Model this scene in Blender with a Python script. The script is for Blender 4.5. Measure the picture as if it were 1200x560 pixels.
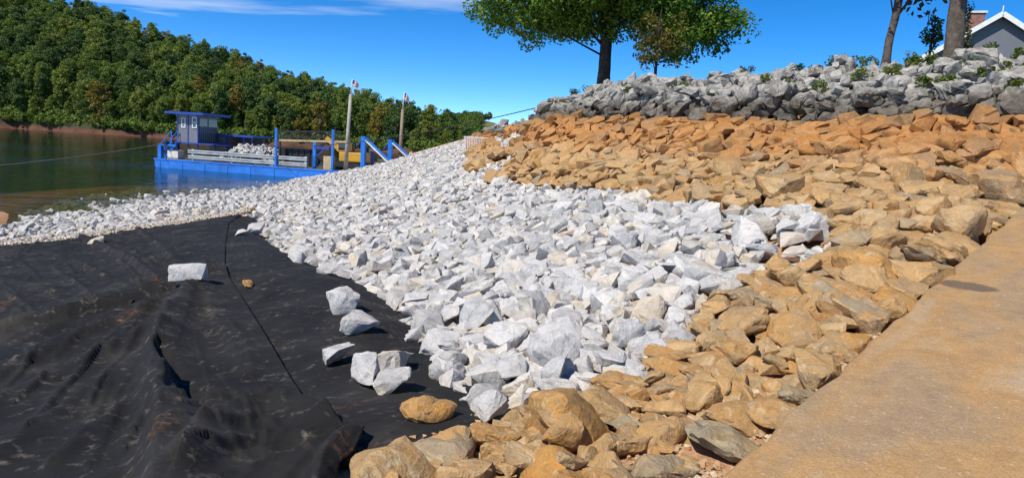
import bpy, bmesh, math, random
import numpy as np
from mathutils import Vector, Matrix, noise, Euler
random.seed(7); rng = np.random.default_rng(11)
for o in list(bpy.data.objects): bpy.data.objects.remove(o)
scn = bpy.context.scene
COL = scn.collection
RAD = math.radians

# ------------------------------------------------------------------ camera
FPX, PITCH, ROLL = 800.0, RAD(7.4), RAD(3.5)
CAM = np.array([0.0, 0.0, 1.6])
Fw = np.array([0, math.cos(PITCH), -math.sin(PITCH)])
U0 = np.array([0, math.sin(PITCH), math.cos(PITCH)]); R0 = np.array([1.0, 0, 0])
CR = R0*math.cos(ROLL)+U0*math.sin(ROLL); CU = U0*math.cos(ROLL)-R0*math.sin(ROLL)
cd = bpy.data.cameras.new('camera'); cam = bpy.data.objects.new('camera', cd); COL.objects.link(cam)
cd.sensor_fit = 'HORIZONTAL'; cd.sensor_width = 36; cd.lens = FPX/1200*36; cd.clip_start = 0.05; cd.clip_end = 6000
M = Matrix.Identity(4)
for i in range(3):
    M[i][0] = CR[i]; M[i][1] = CU[i]; M[i][2] = -Fw[i]; M[i][3] = CAM[i]
cam.matrix_world = M
scn.camera = cam
scn.render.resolution_x, scn.render.resolution_y = 1024, 477

# ------------------------------------------------------------------ light
SUN_AZ, SUN_EL = RAD(-136), RAD(50)          # azimuth from +Y towards +X
w = bpy.data.worlds.new('World'); scn.world = w; w.use_nodes = True
nt = w.node_tree; nt.nodes.clear()
def N(t, typ, **kw):
    n = t.nodes.new(typ)
    for k, v in kw.items(): setattr(n, k, v)
    return n
def L(t, a, b): t.links.new(a, b)
sky = N(nt, 'ShaderNodeTexSky', sky_type='NISHITA'); sky.sun_disc = False
sky.sun_elevation = SUN_EL; sky.sun_rotation = SUN_AZ; sky.air_density = 0.38; sky.dust_density = 0.0; sky.ozone_density = 1.5
hsv = N(nt, 'ShaderNodeHueSaturation'); hsv.inputs['Saturation'].default_value = 1.38; hsv.inputs['Value'].default_value = 1.55
L(nt, sky.outputs[0], hsv.inputs['Color'])
tc = N(nt, 'ShaderNodeTexCoord'); sep = N(nt, 'ShaderNodeSeparateXYZ'); L(nt, tc.outputs['Generated'], sep.inputs[0])
mx = N(nt, 'ShaderNodeMath', operation='MAXIMUM'); L(nt, sep.outputs[2], mx.inputs[0]); mx.inputs[1].default_value = 0.03
dx = N(nt, 'ShaderNodeMath', operation='DIVIDE'); dy = N(nt, 'ShaderNodeMath', operation='DIVIDE')
L(nt, sep.outputs[0], dx.inputs[0]); L(nt, mx.outputs[0], dx.inputs[1]); L(nt, sep.outputs[1], dy.inputs[0]); L(nt, mx.outputs[0], dy.inputs[1])
cmb = N(nt, 'ShaderNodeCombineXYZ'); L(nt, dx.outputs[0], cmb.inputs[0]); L(nt, dy.outputs[0], cmb.inputs[1])
mp = N(nt, 'ShaderNodeMapping'); L(nt, cmb.outputs[0], mp.inputs[0])
mp.inputs['Scale'].default_value = (0.34, 0.75, 1); mp.inputs['Location'].default_value = (2.52, 1.72, 0); mp.inputs['Rotation'].default_value = (0, 0, RAD(-12))
cn = N(nt, 'ShaderNodeTexNoise'); cn.inputs['Scale'].default_value = 0.55; cn.inputs['Detail'].default_value = 9; cn.inputs['Roughness'].default_value = 0.55; cn.inputs['Distortion'].default_value = 0.5
L(nt, mp.outputs[0], cn.inputs['Vector'])
cr_ = N(nt, 'ShaderNodeMapRange'); cr_.inputs[1].default_value = 0.615; cr_.inputs[2].default_value = 0.78; cr_.inputs[4].default_value = 0.75; L(nt, cn.outputs[0], cr_.inputs[0])
mixc = N(nt, 'ShaderNodeMixRGB'); L(nt, cr_.outputs[0], mixc.inputs[0]); L(nt, hsv.outputs[0], mixc.inputs[1]); mixc.inputs[2].default_value = (7.0, 7.4, 8.0, 1)
bg = N(nt, 'ShaderNodeBackground'); bg.inputs[1].default_value = 0.135; L(nt, mixc.outputs[0], bg.inputs[0])
L(nt, bg.outputs[0], N(nt, 'ShaderNodeOutputWorld').inputs[0])
sd = bpy.data.lights.new('sun', 'SUN'); sd.energy = 4.9; sd.angle = RAD(0.53); sd.color = (1.0, 0.925, 0.82)
sun = bpy.data.objects.new('sun', sd); COL.objects.link(sun)
sdir = Vector((math.sin(SUN_AZ)*math.cos(SUN_EL), math.cos(SUN_AZ)*math.cos(SUN_EL), math.sin(SUN_EL)))
sun.rotation_euler = sdir.to_track_quat('Z', 'Y').to_euler(); sun.location = (0, 0, 40)
vs = scn.view_settings; vs.view_transform = 'Standard'; vs.look = 'None'; vs.exposure = 0.10; vs.gamma = 1.0

# ------------------------------------------------------------------ helpers
def ray(px, py): return Fw+CR*(px-600)/FPX-CU*(py-280)/FPX
def at(px, py, y):
    d = ray(px, py); return CAM+d*(y/d[1])
def onz(px, py, z):
    d = ray(px, py); return CAM+d*((z-CAM[2])/d[2])
def project(x, y, z):
    vx, vy, vz = x-CAM[0], y-CAM[1], z-CAM[2]
    de = vx*Fw[0]+vy*Fw[1]+vz*Fw[2]; de = np.maximum(de, 0.05)
    return 600+FPX*(vx*CR[0]+vy*CR[1]+vz*CR[2])/de, 280-FPX*(vx*CU[0]+vy*CU[1]+vz*CU[2])/de
def inpoly(X, Y, poly):
    r = np.zeros(np.shape(X), bool); n = len(poly)
    for i in range(n):
        x1, y1 = poly[i]; x2, y2 = poly[(i+1) % n]
        if y1 == y2: continue
        r ^= ((y1 > Y) != (y2 > Y)) & (X < (x2-x1)*(Y-y1)/(y2-y1)+x1)
    return r
def tag(o, label=None, cat=None, group=None, kind=None):
    if label: o['label'] = label
    if cat: o['category'] = cat
    if group: o['group'] = group
    if kind: o['kind'] = kind
    return o
def empty(name, loc, rz=0):
    o = bpy.data.objects.new(name, None); COL.objects.link(o); o.location = loc; o.rotation_euler = (0, 0, rz); o.empty_display_size = 0.3
    return o
def link(name, me, parent=None, mat=None, smooth=False):
    if mat: me.materials.clear(); me.materials.append(mat)
    if smooth: me.polygons.foreach_set('use_smooth', [True]*len(me.polygons))
    o = bpy.data.objects.new(name, me); COL.objects.link(o); o.parent = parent
    return o
def mesh(name, v, f, mat=None):
    me = bpy.data.meshes.new(name); me.from_pydata([tuple(q) for q in v], [], [tuple(q) for q in f]); me.update()
    if mat: me.materials.append(mat)
    return me
def npmesh(name, V, T, mat=None, smooth=False, uv=None):
    """V (n,3), T (m,k) arrays"""
    me = bpy.data.meshes.new(name); k = T.shape[1]
    me.vertices.add(len(V)); me.vertices.foreach_set('co', np.asarray(V, np.float32).ravel())
    me.loops.add(T.size); me.loops.foreach_set('vertex_index', T.ravel().astype(np.int32))
    me.polygons.add(len(T)); me.polygons.foreach_set('loop_start', np.arange(0, T.size, k, dtype=np.int32))
    me.polygons.foreach_set('loop_total', np.full(len(T), k, np.int32))
    me.polygons.foreach_set('use_smooth', np.full(len(T), bool(smooth)))
    me.update(calc_edges=True); me.validate()
    if mat: me.materials.append(mat)
    return me
class MB:
    def __init__(s): s.v = []; s.f = []
    def add(s, v, f):
        b = len(s.v); s.v += [tuple(q) for q in v]; s.f += [tuple(i+b for i in q) for q in f]; return s
    def box(s, x0, x1, y0, y1, z0, z1, bev=0.0):
        if bev > 0:
            bm = bmesh.new(); bmesh.ops.create_cube(bm, size=1)
            for q in bm.verts: q.co = Vector(((x0+x1)/2+q.co.x*(x1-x0), (y0+y1)/2+q.co.y*(y1-y0), (z0+z1)/2+q.co.z*(z1-z0)))
            bmesh.ops.bevel(bm, geom=bm.edges[:], offset=bev, segments=2, affect='EDGES', profile=0.6)
            bm.verts.index_update(); s.add([q.co for q in bm.verts], [[q.index for q in f.verts] for f in bm.faces]); bm.free(); return s
        v = [(x0,y0,z0),(x1,y0,z0),(x1,y1,z0),(x0,y1,z0),(x0,y0,z1),(x1,y0,z1),(x1,y1,z1),(x0,y1,z1)]
        return s.add(v, [(3,2,1,0),(4,5,6,7),(0,1,5,4),(1,2,6,5),(2,3,7,6),(3,0,4,7)])
    def tube(s, pts, rads, n=8, cap=True):
        pts = [Vector(q) for q in pts]
        if not hasattr(rads, '__len__'): rads = [rads]*len(pts)
        b = len(s.v)
        for i, q in enumerate(pts):
            d = (pts[min(i+1, len(pts)-1)]-pts[max(i-1, 0)]).normalized()
            a = d.cross(Vector((0.3, 1, 0.1))) if abs(d.z) > 0.8 else d.cross(Vector((0, 0, 1)))
            a.normalize(); c = d.cross(a)
            for k in range(n):
                t = 2*math.pi*k/n; s.v.append(tuple(q+(a*math.cos(t)+c*math.sin(t))*rads[i]))
        for i in range(len(pts)-1):
            for k in range(n):
                k2 = (k+1) % n; s.f.append((b+i*n+k, b+i*n+k2, b+(i+1)*n+k2, b+(i+1)*n+k))
        if cap:
            s.f.append(tuple(b+k for k in reversed(range(n)))); s.f.append(tuple(b+(len(pts)-1)*n+k for k in range(n)))
        return s
    def bar(s, a, b, w, h=None):
        """square bar from a to b"""
        h = h or w; a, b = Vector(a), Vector(b); d = (b-a).normalized()
        u = d.cross(Vector((0, 0, 1))); u = Vector((1, 0, 0)) if u.length < 1e-3 else u.normalized(); v = u.cross(d)
        q = [p+u*sx*w/2+v*sy*h/2 for p in (a, b) for sx, sy in ((-1,-1),(1,-1),(1,1),(-1,1))]
        return s.add(q, [(0,3,2,1),(4,5,6,7),(0,1,5,4),(1,2,6,5),(2,3,7,6),(3,0,4,7)])
    def prism(s, prof, y0, y1):
        """profile in xz extruded along y"""
        n = len(prof); v = [(x, y0, z) for x, z in prof]+[(x, y1, z) for x, z in prof]
        return s.add(v, [tuple(range(n)), tuple(reversed(range(n, 2*n)))]+[(i, i+n, (i+1) % n+n, (i+1) % n) for i in range(n)])
    def build(s, name, mat, parent=None, smooth=False, loc=None):
        me = bpy.data.meshes.new(name); me.from_pydata(s.v, [], s.f); me.update()
        bm = bmesh.new(); bm.from_mesh(me); bmesh.ops.recalc_face_normals(bm, faces=bm.faces); bm.to_mesh(me); bm.free()
        o = link(name, me, parent, mat, smooth)
        if loc is not None: o.location = loc
        return o

# ------------------------------------------------------------------ materials
def newmat(name):
    m = bpy.data.materials.new(name); m.use_nodes = True; t = m.node_tree; t.nodes.clear()
    out = N(t, 'ShaderNodeOutputMaterial'); b = N(t, 'ShaderNodeBsdfPrincipled'); L(t, b.outputs[0], out.inputs[0])
    return m, t, b, out
def ramp(t, fac, stops, interp='LINEAR'):
    r = N(t, 'ShaderNodeValToRGB'); r.color_ramp.interpolation = interp
    while len(r.color_ramp.elements) < len(stops): r.color_ramp.elements.new(0.5)
    for e, (p, c) in zip(r.color_ramp.elements, stops): e.position = p; e.color = (*c, 1) if len(c) == 3 else c
    if fac is not None: L(t, fac, r.inputs[0])
    return r.outputs[0]
def ntex(t, vec, scale, detail=4, rough=0.55, dist=0.0):
    n = N(t, 'ShaderNodeTexNoise'); n.inputs['Scale'].default_value = scale; n.inputs['Detail'].default_value = detail
    n.inputs['Roughness'].default_value = rough; n.inputs['Distortion'].default_value = dist
    if vec is not None: L(t, vec, n.inputs['Vector'])
    return n.outputs[0]
def mixrgb(t, fac, a, b, mode='MIX'):
    m = N(t, 'ShaderNodeMixRGB', blend_type=mode)
    for i, q in enumerate((fac, a, b)):
        if isinstance(q, (int, float)): m.inputs[i].default_value = q
        elif isinstance(q, tuple): m.inputs[i].default_value = (*q, 1)
        else: L(t, q, m.inputs[i])
    return m.outputs[0]
def maprange(t, v, a, b, c=0.0, d=1.0):
    m = N(t, 'ShaderNodeMapRange'); L(t, v, m.inputs[0])
    for i, q in enumerate((a, b, c, d)): m.inputs[i+1].default_value = q
    return m.outputs[0]
def mth(t, op, a, b=None):
    m = N(t, 'ShaderNodeMath', operation=op)
    for i, q in enumerate((a, b)):
        if q is None: continue
        if isinstance(q, (int, float)): m.inputs[i].default_value = q
        else: L(t, q, m.inputs[i])
    return m.outputs[0]
def bump(t, b, h, strength=0.5, dist=0.02):
    n = N(t, 'ShaderNodeBump'); n.inputs['Strength'].default_value = strength; n.inputs['Distance'].default_value = dist
    L(t, h, n.inputs['Height']); L(t, n.outputs[0], b.inputs['Normal'])
def rock_mat(name, palette, veins, zstain=None, bumpd=0.02, veinscale=5.0, veinamt=0.5, mottle=None):
    """palette picked per rock (object or loose piece); veins multiply; zstain: list of (z, colour, amount) bands that the old waterline left"""
    m, t, b, out = newmat(name)
    g = N(t, 'ShaderNodeNewGeometry'); oi = N(t, 'ShaderNodeObjectInfo'); tco = N(t, 'ShaderNodeTexCoord')
    rnd = mth(t, 'FRACT', mth(t, 'ADD', g.outputs['Random Per Island'], oi.outputs['Random']))
    pos = g.outputs['Position']
    off = N(t, 'ShaderNodeVectorMath', operation='ADD'); L(t, pos, off.inputs[0])
    sc = N(t, 'ShaderNodeCombineXYZ'); r31 = mth(t, 'MULTIPLY', rnd, 37.0); L(t, r31, sc.inputs[0]); L(t, r31, sc.inputs[2]); L(t, sc.outputs[0], off.inputs[1])
    vec = off.outputs[0]
    rot = N(t, 'ShaderNodeVectorRotate', rotation_type='EULER_XYZ'); L(t, vec, rot.inputs['Vector']); rv = N(t, 'ShaderNodeCombineXYZ')
    L(t, mth(t, 'MULTIPLY', rnd, 11.0), rv.inputs[0]); L(t, mth(t, 'MULTIPLY', rnd, 23.0), rv.inputs[1]); L(t, rv.outputs[0], rot.inputs['Rotation'])
    st = N(t, 'ShaderNodeMapping'); st.inputs['Scale'].default_value = (1, 1, 2.2); L(t, rot.outputs[0], st.inputs[0])
    base = ramp(t, rnd, palette, 'LINEAR')
    v1 = ntex(t, st.outputs[0], veinscale, 6, 0.62, 0.8)
    c = mixrgb(t, veinamt, base, ramp(t, v1, veins), 'MULTIPLY')
    for k_, (mc, ma) in enumerate(mottle or []):
        c = mixrgb(t, maprange(t, ntex(t, off.outputs[0] if k_ else vec, 3.0+3.7*k_, 7, 0.66, 0.4+0.5*k_), 0.50+0.03*k_, 0.64, 0, ma), c, mc)
    fine = ntex(t, vec, 60, 4, 0.7)
    c = mixrgb(t, 0.45, c, ramp(t, fine, [(0.25, (0.55, 0.55, 0.55)), (0.6, (1.12, 1.1, 1.08))]), 'MULTIPLY')
    if zstain:
        sp = N(t, 'ShaderNodeSeparateXYZ'); L(t, pos, sp.inputs[0])
        zz = mth(t, 'ADD', sp.outputs[2], mth(t, 'MULTIPLY', mth(t, 'SUBTRACT', ntex(t, pos, 1.3, 4), 0.5), 0.7))
        for z0, z1, z2, z3, colr, amt in zstain:
            f = mth(t, 'MULTIPLY', maprange(t, zz, z0, z1), maprange(t, zz, z2, z3, 1, 0))
            c = mixrgb(t, mth(t, 'MULTIPLY', f, amt), c, mixrgb(t, 1.0, c, colr, 'MULTIPLY') if max(colr) > 1.0 or min(colr) > 0.28 else colr)
    L(t, c, b.inputs['Base Color']); b.inputs['Roughness'].default_value = 0.9; b.inputs['Specular IOR Level'].default_value = 0.25
    h = mth(t, 'ADD', mth(t, 'MULTIPLY', v1, 1.0), mth(t, 'ADD', mth(t, 'MULTIPLY', ntex(t, vec, 18, 5, 0.65), 0.7), mth(t, 'MULTIPLY', fine, 0.25)))
    bump(t, b, h, 0.75, bumpd)
    return m
MAT = {}
MAT['white_rock'] = rock_mat('white_rock', [(0.0, (0.42, 0.41, 0.39)), (0.2, (0.63, 0.61, 0.575)), (0.4, (0.49, 0.482, 0.46)), (0.65, (0.65, 0.628, 0.588)), (0.76, (0.64, 0.59, 0.50)), (0.84, (0.60, 0.51, 0.38)), (0.9, (0.38, 0.38, 0.37)), (1.0, (0.60, 0.585, 0.555))],
    [(0.30, (0.45, 0.47, 0.50)), (0.45, (0.88, 0.89, 0.91)), (0.58, (1.05, 1.05, 1.05)), (0.72, (0.76, 0.76, 0.78))], bumpd=0.035, veinamt=0.75, mottle=[((0.66, 0.585, 0.47), 0.25), ((0.36, 0.37, 0.385), 0.45)])
BPAL = [(0.0, (0.43, 0.25, 0.095)), (0.2, (0.52, 0.335, 0.15)), (0.35, (0.38, 0.25, 0.115)), (0.55, (0.54, 0.38, 0.20)), (0.72, (0.44, 0.245, 0.085)), (0.85, (0.34, 0.275, 0.18)), (1.0, (0.50, 0.30, 0.12))]
BV = [(0.3, (0.52, 0.46, 0.40)), (0.47, (0.9, 0.88, 0.85)), (0.62, (1.06, 1.03, 1.0)), (0.75, (0.8, 0.74, 0.66))]
ZB = [(1.5, 2.1, 2.55, 2.75, (0.96, 0.72, 0.52), 0.9), (2.5, 2.75, 5, 6, (0.66, 0.56, 0.46), 0.9)]
MAT['brown_rock'] = rock_mat('brown_rock', BPAL, BV, ZB, bumpd=0.04, veinamt=0.55, mottle=[((0.24, 0.195, 0.13), 0.55), ((0.52, 0.27, 0.08), 0.55), ((0.58, 0.47, 0.31), 0.5)])
MAT['orange_rock'] = rock_mat('orange_rock', [(0, (0.50, 0.28, 0.09)), (0.5, (0.46, 0.25, 0.075)), (1, (0.52, 0.31, 0.12))], BV, bumpd=0.04, veinamt=0.7, mottle=[((0.28, 0.21, 0.13), 0.45), ((0.56, 0.26, 0.05), 0.5), ((0.60, 0.47, 0.28), 0.5)])
MAT['olive_rock'] = rock_mat('olive_rock', [(0, (0.36, 0.31, 0.20)), (0.5, (0.33, 0.28, 0.18)), (1, (0.38, 0.33, 0.22))], BV, bumpd=0.04, veinamt=0.6, mottle=[((0.42, 0.25, 0.09), 0.5), ((0.20, 0.17, 0.12), 0.5), ((0.48, 0.43, 0.32), 0.4)])
MAT['grey_rock'] = rock_mat('grey_rock', [(0.0, (0.30, 0.285, 0.255)), (0.3, (0.42, 0.40, 0.36)), (0.55, (0.26, 0.25, 0.225)), (0.8, (0.48, 0.46, 0.42)), (1.0, (0.35, 0.335, 0.305))],
    [(0.32, (0.42, 0.42, 0.42)), (0.5, (0.9, 0.9, 0.88)), (0.65, (1.08, 1.07, 1.05))], [(2.0, 2.5, 2.92, 3.25, (0.40, 0.365, 0.32), 0.95)], bumpd=0.03, veinamt=0.8, mottle=[((0.12, 0.115, 0.10), 0.75), ((0.52, 0.50, 0.46), 0.5)])

def simple(name, col, rough=0.6, metal=0.0, var=0.15, scale=3.0, bumps=0.0, bscale=30):
    m, t, b, out = newmat(name); tco = N(t, 'ShaderNodeTexCoord'); g = N(t, 'ShaderNodeNewGeometry')
    n = ntex(t, g.outputs['Position'], scale, 5, 0.6)
    c = mixrgb(t, 1.0, col, ramp(t, n, [(0.3, (1-var*1.6,)*3), (0.7, (1+var*0.6,)*3)]), 'MULTIPLY')
    L(t, c, b.inputs['Base Color']); b.inputs['Roughness'].default_value = rough; b.inputs['Metallic'].default_value = metal
    if bumps: bump(t, b, ntex(t, g.outputs['Position'], bscale, 4), bumps, 0.02)
    return m

# ------------------------------------------------------------------ terrain surface (thin plate through points read off the photograph)
WZ, POOL, CREST = -1.6, 2.9, 4.1
RA = np.array([0.96, 2.85, 0.23]); RB = np.array([6.31, 8.5, 1.31])     # ramp edge
RD = (RB-RA)[:2]/np.linalg.norm((RB-RA)[:2]); RN = np.array([RD[1], -RD[0]]); RS = (RB-RA)[2]/np.linalg.norm((RB-RA)[:2])
def ramp_z(x, y): return RA[2]+RS*((x-RA[0])*RD[0]+(y-RA[1])*RD[1])
cp = []
for q, dz in [((0,243),0.06),((60,231),0.0),((200,213),0.12),((300,207),0.32)]: cp.append(onz(*q, WZ)-np.array([0, 0, dz]))
for q in [(604,159),(645,144),(700,128),(900,125),(1050,122),(1200,118)]: cp.append(onz(*q, POOL)-np.array([0,0,0.05]))
for q in [(646,139),(700,110),(870,93),(1000,75),(1200,62)]: cp.append(onz(*q, CREST)-np.array([0,0,0.18]))
for q in [(985,260,7.4),(850,228,10.4),(720,210,14),(620,205,18),(420,380,7),(500,465,4.6),(225,335,9.5),(100,280,17),(300,245,22),(0,560,3.6),(600,300,9),(500,250,15),(450,215,25),(700,400,5),(800,380,5),(300,214,44),(410,211,44),(480,196,46),(545,182,45),(0,400,7.6),(0,300,15),(650,520,3.0)]: cp.append(at(*q))
for q in [(-40, 276, -1.38), (20, 262, -1.32), (70, 252, -1.28), (120, 243, -1.26), (190, 231, -1.27)]: cp.append(onz(*q))
for k in np.linspace(-0.5, 1.0, 7):
    p = RA+(RB-RA)*k; cp.append(p+np.array([0, 0, -0.04]))
for k in (0.1, 0.5, 0.9, 1.3):
    p = RA+(RB-RA)*k; x, y = p[:2]+RN*2.5; cp.append(np.array([x, y, ramp_z(x, y)-0.1]))
cp += [np.array(q, float) for q in [(-30,20,-3.0),(-34,45,-3.6),(-24,62,-3.2),(-14,70,-3),(-3,75,-2.6),(13.5,12.5,4.35),(14,18,4.45),(12,26,4.45),(9,40,4.4),(8,55,3.6),(22,25,4.7),(22,50,4.4),(25,70,2.5),(-10,-2,-1.6),(-3,-2,-0.9),(-20,5,-2.6),(10,8.5,2.7),(12,70,0.0)]]
cp = np.array(cp)
def tps_u(d2): return 0.5*d2*np.log(d2+1e-9)
n_ = len(cp); K = tps_u(((cp[:, None, :2]-cp[None, :, :2])**2).sum(-1))+np.eye(n_)*0.35
Pm = np.c_[np.ones(n_), cp[:, :2]]; A_ = np.zeros((n_+3, n_+3)); A_[:n_, :n_] = K; A_[:n_, n_:] = Pm; A_[n_:, :n_] = Pm.T
sol = np.linalg.solve(A_, np.r_[cp[:, 2], 0, 0, 0])
def surf(x, y):
    x = np.asarray(x, float); y = np.asarray(y, float); sh = x.shape; x = x.ravel(); y = y.ravel()
    z = sol[n_]+sol[n_+1]*x+sol[n_+2]*y
    for i in range(n_): z = z+sol[i]*tps_u((x-cp[i, 0])**2+(y-cp[i, 1])**2)
    return np.clip(z, -6, 4.7).reshape(sh)
# coarse lookup grid of the surface
GX0, GX1, GY0, GY1, RES = -26.0, 17.0, 1.4, 58.0, 0.05
gx = np.arange(GX0, GX1, RES); gy = np.arange(GY0, GY1, RES)
cx_ = np.linspace(GX0, GX1, 260); cy_ = np.linspace(GY0, GY1, 340)
Sc = surf(*np.meshgrid(cx_, cy_))
def bil(X, Y):
    u = np.clip((X-GX0)/(GX1-GX0)*259, 0, 258.999); v = np.clip((Y-GY0)/(GY1-GY0)*339, 0, 338.999)
    i = u.astype(int); j = v.astype(int); a = u-i; b = v-j
    return Sc[j, i]*(1-a)*(1-b)+Sc[j, i+1]*a*(1-b)+Sc[j+1, i]*(1-a)*b+Sc[j+1, i+1]*a*b
GXm, GYm = np.meshgrid(gx, gy)
S = bil(GXm, GYm)
PXm, PYm = project(GXm, GYm, S)
def hit(px, py, off=0.0):
    """first point of the ground along a pixel's ray"""
    d = ray(px, py); ts = np.geomspace(2.0, 70, 400); P = CAM+d*ts[:, None]
    z = surf(P[:, 0], P[:, 1])+off; k = np.argmax(P[:, 2] < z)
    if P[k, 2] >= z[k]: k = len(ts)-1
    if k == 0: return P[0]
    a, b = ts[k-1], ts[k]
    for _ in range(18):
        m = (a+b)/2; q = CAM+d*m
        if q[2] < surf(q[0], q[1])+off: b = m
        else: a = m
    return CAM+d*b

WHITE = [(-60,300),(-60,268),(0,258),(30,243),(60,231),(200,211),(300,203),(410,182),(480,162),(520,158),(549,158),(549,176),(546,188),(560,198),(600,199),(650,204),(720,209),(850,226),(925,232),(985,244),(988,290),(935,303),(900,300),(868,314),(830,345),(806,376),(776,398),(735,418),(690,424),(650,445),(612,462),(575,470),(545,462),(520,436),(487,410),(472,368),(449,338),(402,312),(354,295),(326,284),(304,270),(286,258),(304,246),(200,262),(120,272),(60,280),(0,284)]
STREAKS = [[(574,164),(590,157),(627,146),(634,150),(604,166),(588,170)], [(550,194),(578,181),(607,171),(608,180),(582,195),(570,199)], [(546,180),(566,171),(570,176),(552,186)]]
FABRIC = [(-900,300),(-60,300),(0,283),(120,271),(200,261),(300,245),(286,258),(304,270),(326,284),(354,295),(402,312),(449,338),(472,368),(487,410),(520,436),(545,462),(556,473),(480,500),(425,520),(395,545),(385,570),(375,700),(-900,1500)]
ramp_side = (GXm-RA[0])*RN[0]+(GYm-RA[1])*RN[1]
zone = np.zeros(S.shape, np.int8)          # 0 none 1 white 2 brown 3 grey
inW = inpoly(PXm, PYm, WHITE)
for q in STREAKS: inW |= inpoly(PXm, PYm, q)
inW &= (S < 2.95) & (S > WZ-0.35)
inF = inpoly(PXm, PYm, FABRIC) & (S < 0.8)
low = (~inW) & (~inF) & (S <= POOL) & (S > -0.4) & (PXm > 372)
zone[low] = 2; zone[inW] = 1
zone[(S > POOL-0.2) & (S < CREST-0.14)] = 3
zone[(ramp_side > -0.03) & (ramp_side < 7.5) & (S < 3)] = 0
zone[(GXm > 15.5) | (PXm > 1500)] = 0
cover = np.where(zone == 1, 0.40, np.where(zone == 2, 0.32, np.where(zone == 3, 0.36, 0.0)))
nearf = np.clip((np.hypot(GXm, GYm)-3)/5, 0.6, 1); cover *= nearf
# soften the cover map
for _ in range(3):
    for ax in (0, 1):
        cover = (np.roll(cover, 4, ax)+np.roll(cover, -4, ax)+cover)/3
BASE = S-cover

# --- ground sheet: fine inside the grid, coarse to the horizon
def ground_mesh():
    st = 3; xs = np.r_[-60, -48, -40, -34, -30, -28, gx[::st], 17.2, 19, 22, 26, 32, 40, 55, 80]
    ys = np.r_[-25, -15, -8, -4, -1.5, 0, 0.8, gy[::st], 58.2, 61, 65, 70, 76, 82]
    X, Y = np.meshgrid(xs, ys)
    Z = surf(np.clip(X, -40, 26), np.clip(Y, -6, 72))
    i0, j0 = 6, 7; ni, nj = len(gx[::st]), len(gy[::st])
    Z[j0:j0+nj, i0:i0+ni] = BASE[::st, ::st]
    # small lumps
    lump = np.sin(X*3.1+np.sin(Y*2.3)*1.3)*np.sin(Y*2.7+np.sin(X*1.9))*0.02
    Z = Z+lump*(np.hypot(X, Y) < 40)*0.3
    rs = (X-RA[0])*RN[0]+(Y-RA[1])*RN[1]; rz = ramp_z(X, Y)
    k = np.clip((rs+0.10)/0.1, 0, 1)*np.clip((8.6-rs)/1.5, 0, 1)
    Z = np.minimum(Z, Z*(1-k)+(rz-0.22)*k)
    Z = np.where(Y > 66, np.minimum(Z, -2.5+0*Z)*np.clip((Y-66)/8, 0, 1)+Z*(1-np.clip((Y-66)/8, 0, 1)), Z)
    h, w_ = X.shape; idx = np.arange(h*w_).reshape(h, w_)
    T = np.stack([idx[:-1, :-1], idx[:-1, 1:], idx[1:, 1:], idx[1:, :-1]], -1).reshape(-1, 4)
    return np.c_[X.ravel(), Y.ravel(), Z.ravel()], T
m, t, b, out = newmat('clay_ground')
g = N(t, 'ShaderNodeNewGeometry'); pos = g.outputs['Position']; sp = N(t, 'ShaderNodeSeparateXYZ'); L(t, pos, sp.inputs[0])
n1 = ntex(t, pos, 1.2, 6); n2 = ntex(t, pos, 26, 5, 0.7); n3 = ntex(t, pos, 5, 5, 0.6)
clay = ramp(t, n3, [(0.3, (0.40, 0.19, 0.085)), (0.5, (0.50, 0.28, 0.15)), (0.7, (0.56, 0.37, 0.22))])
clay = mixrgb(t, 0.6, clay, ramp(t, n2, [(0.3, (0.6, 0.56, 0.52)), (0.65, (1.2, 1.17, 1.13))]), 'MULTIPLY')
depth_shaded_bed = ramp(t, maprange(t, sp.outputs[2], WZ-1.3, WZ-0.05), [(0, (0.012, 0.03, 0.014)), (0.25, (0.06, 0.06, 0.02)), (0.6, (0.30, 0.15, 0.04)), (1, (0.46, 0.24, 0.09))])  # silt and clay bed, painted darker with depth for light the water absorbs
c = mixrgb(t, maprange(t, sp.outputs[2], WZ-0.05, WZ+0.1), depth_shaded_bed, clay)
grass = ramp(t, ntex(t, pos, 9, 6, 0.7), [(0.3, (0.03, 0.05, 0.012)), (0.55, (0.09, 0.12, 0.03)), (0.75, (0.16, 0.16, 0.055))])
c = mixrgb(t, maprange(t, mth(t, 'ADD', sp.outputs[2], mth(t, 'MULTIPLY', n1, 0.25)), 3.85, 4.05), c, grass)
L(t, c, b.inputs['Base Color']); b.inputs['Roughness'].default_value = 0.95
bump(t, b, mth(t, 'ADD', n2, n3), 0.9, 0.03); MAT['ground'] = m
V, T = ground_mesh()
tag(link('ground', npmesh('ground', V, T, m, True)), kind='structure')

# --- boat ramp slab
m, t, b, out = newmat('ramp_concrete')
g = N(t, 'ShaderNodeNewGeometry'); pos = g.outputs['Position']
rot = N(t, 'ShaderNodeMapping'); rot.inputs['Rotation'].default_value = (0, 0, -math.atan2(RD[1], RD[0])); L(t, pos, rot.inputs[0])
st = N(t, 'ShaderNodeMapping'); st.inputs['Scale'].default_value = (0.55, 1.6, 1); L(t, rot.outputs[0], st.inputs[0])
big = ntex(t, st.outputs[0], 1.3, 6, 0.62, 0.6); fine = ntex(t, pos, 90, 5, 0.75); mid = ntex(t, pos, 7, 7, 0.65)
c = ramp(t, big, [(0.25, (0.29, 0.205, 0.13)), (0.40, (0.36, 0.245, 0.135)), (0.54, (0.42, 0.25, 0.105)), (0.70, (0.42, 0.315, 0.20))])
c = mixrgb(t, 0.55, c, ramp(t, mid, [(0.3, (0.72, 0.7, 0.68)), (0.6, (1.12, 1.1, 1.06))]), 'MULTIPLY')
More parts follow.
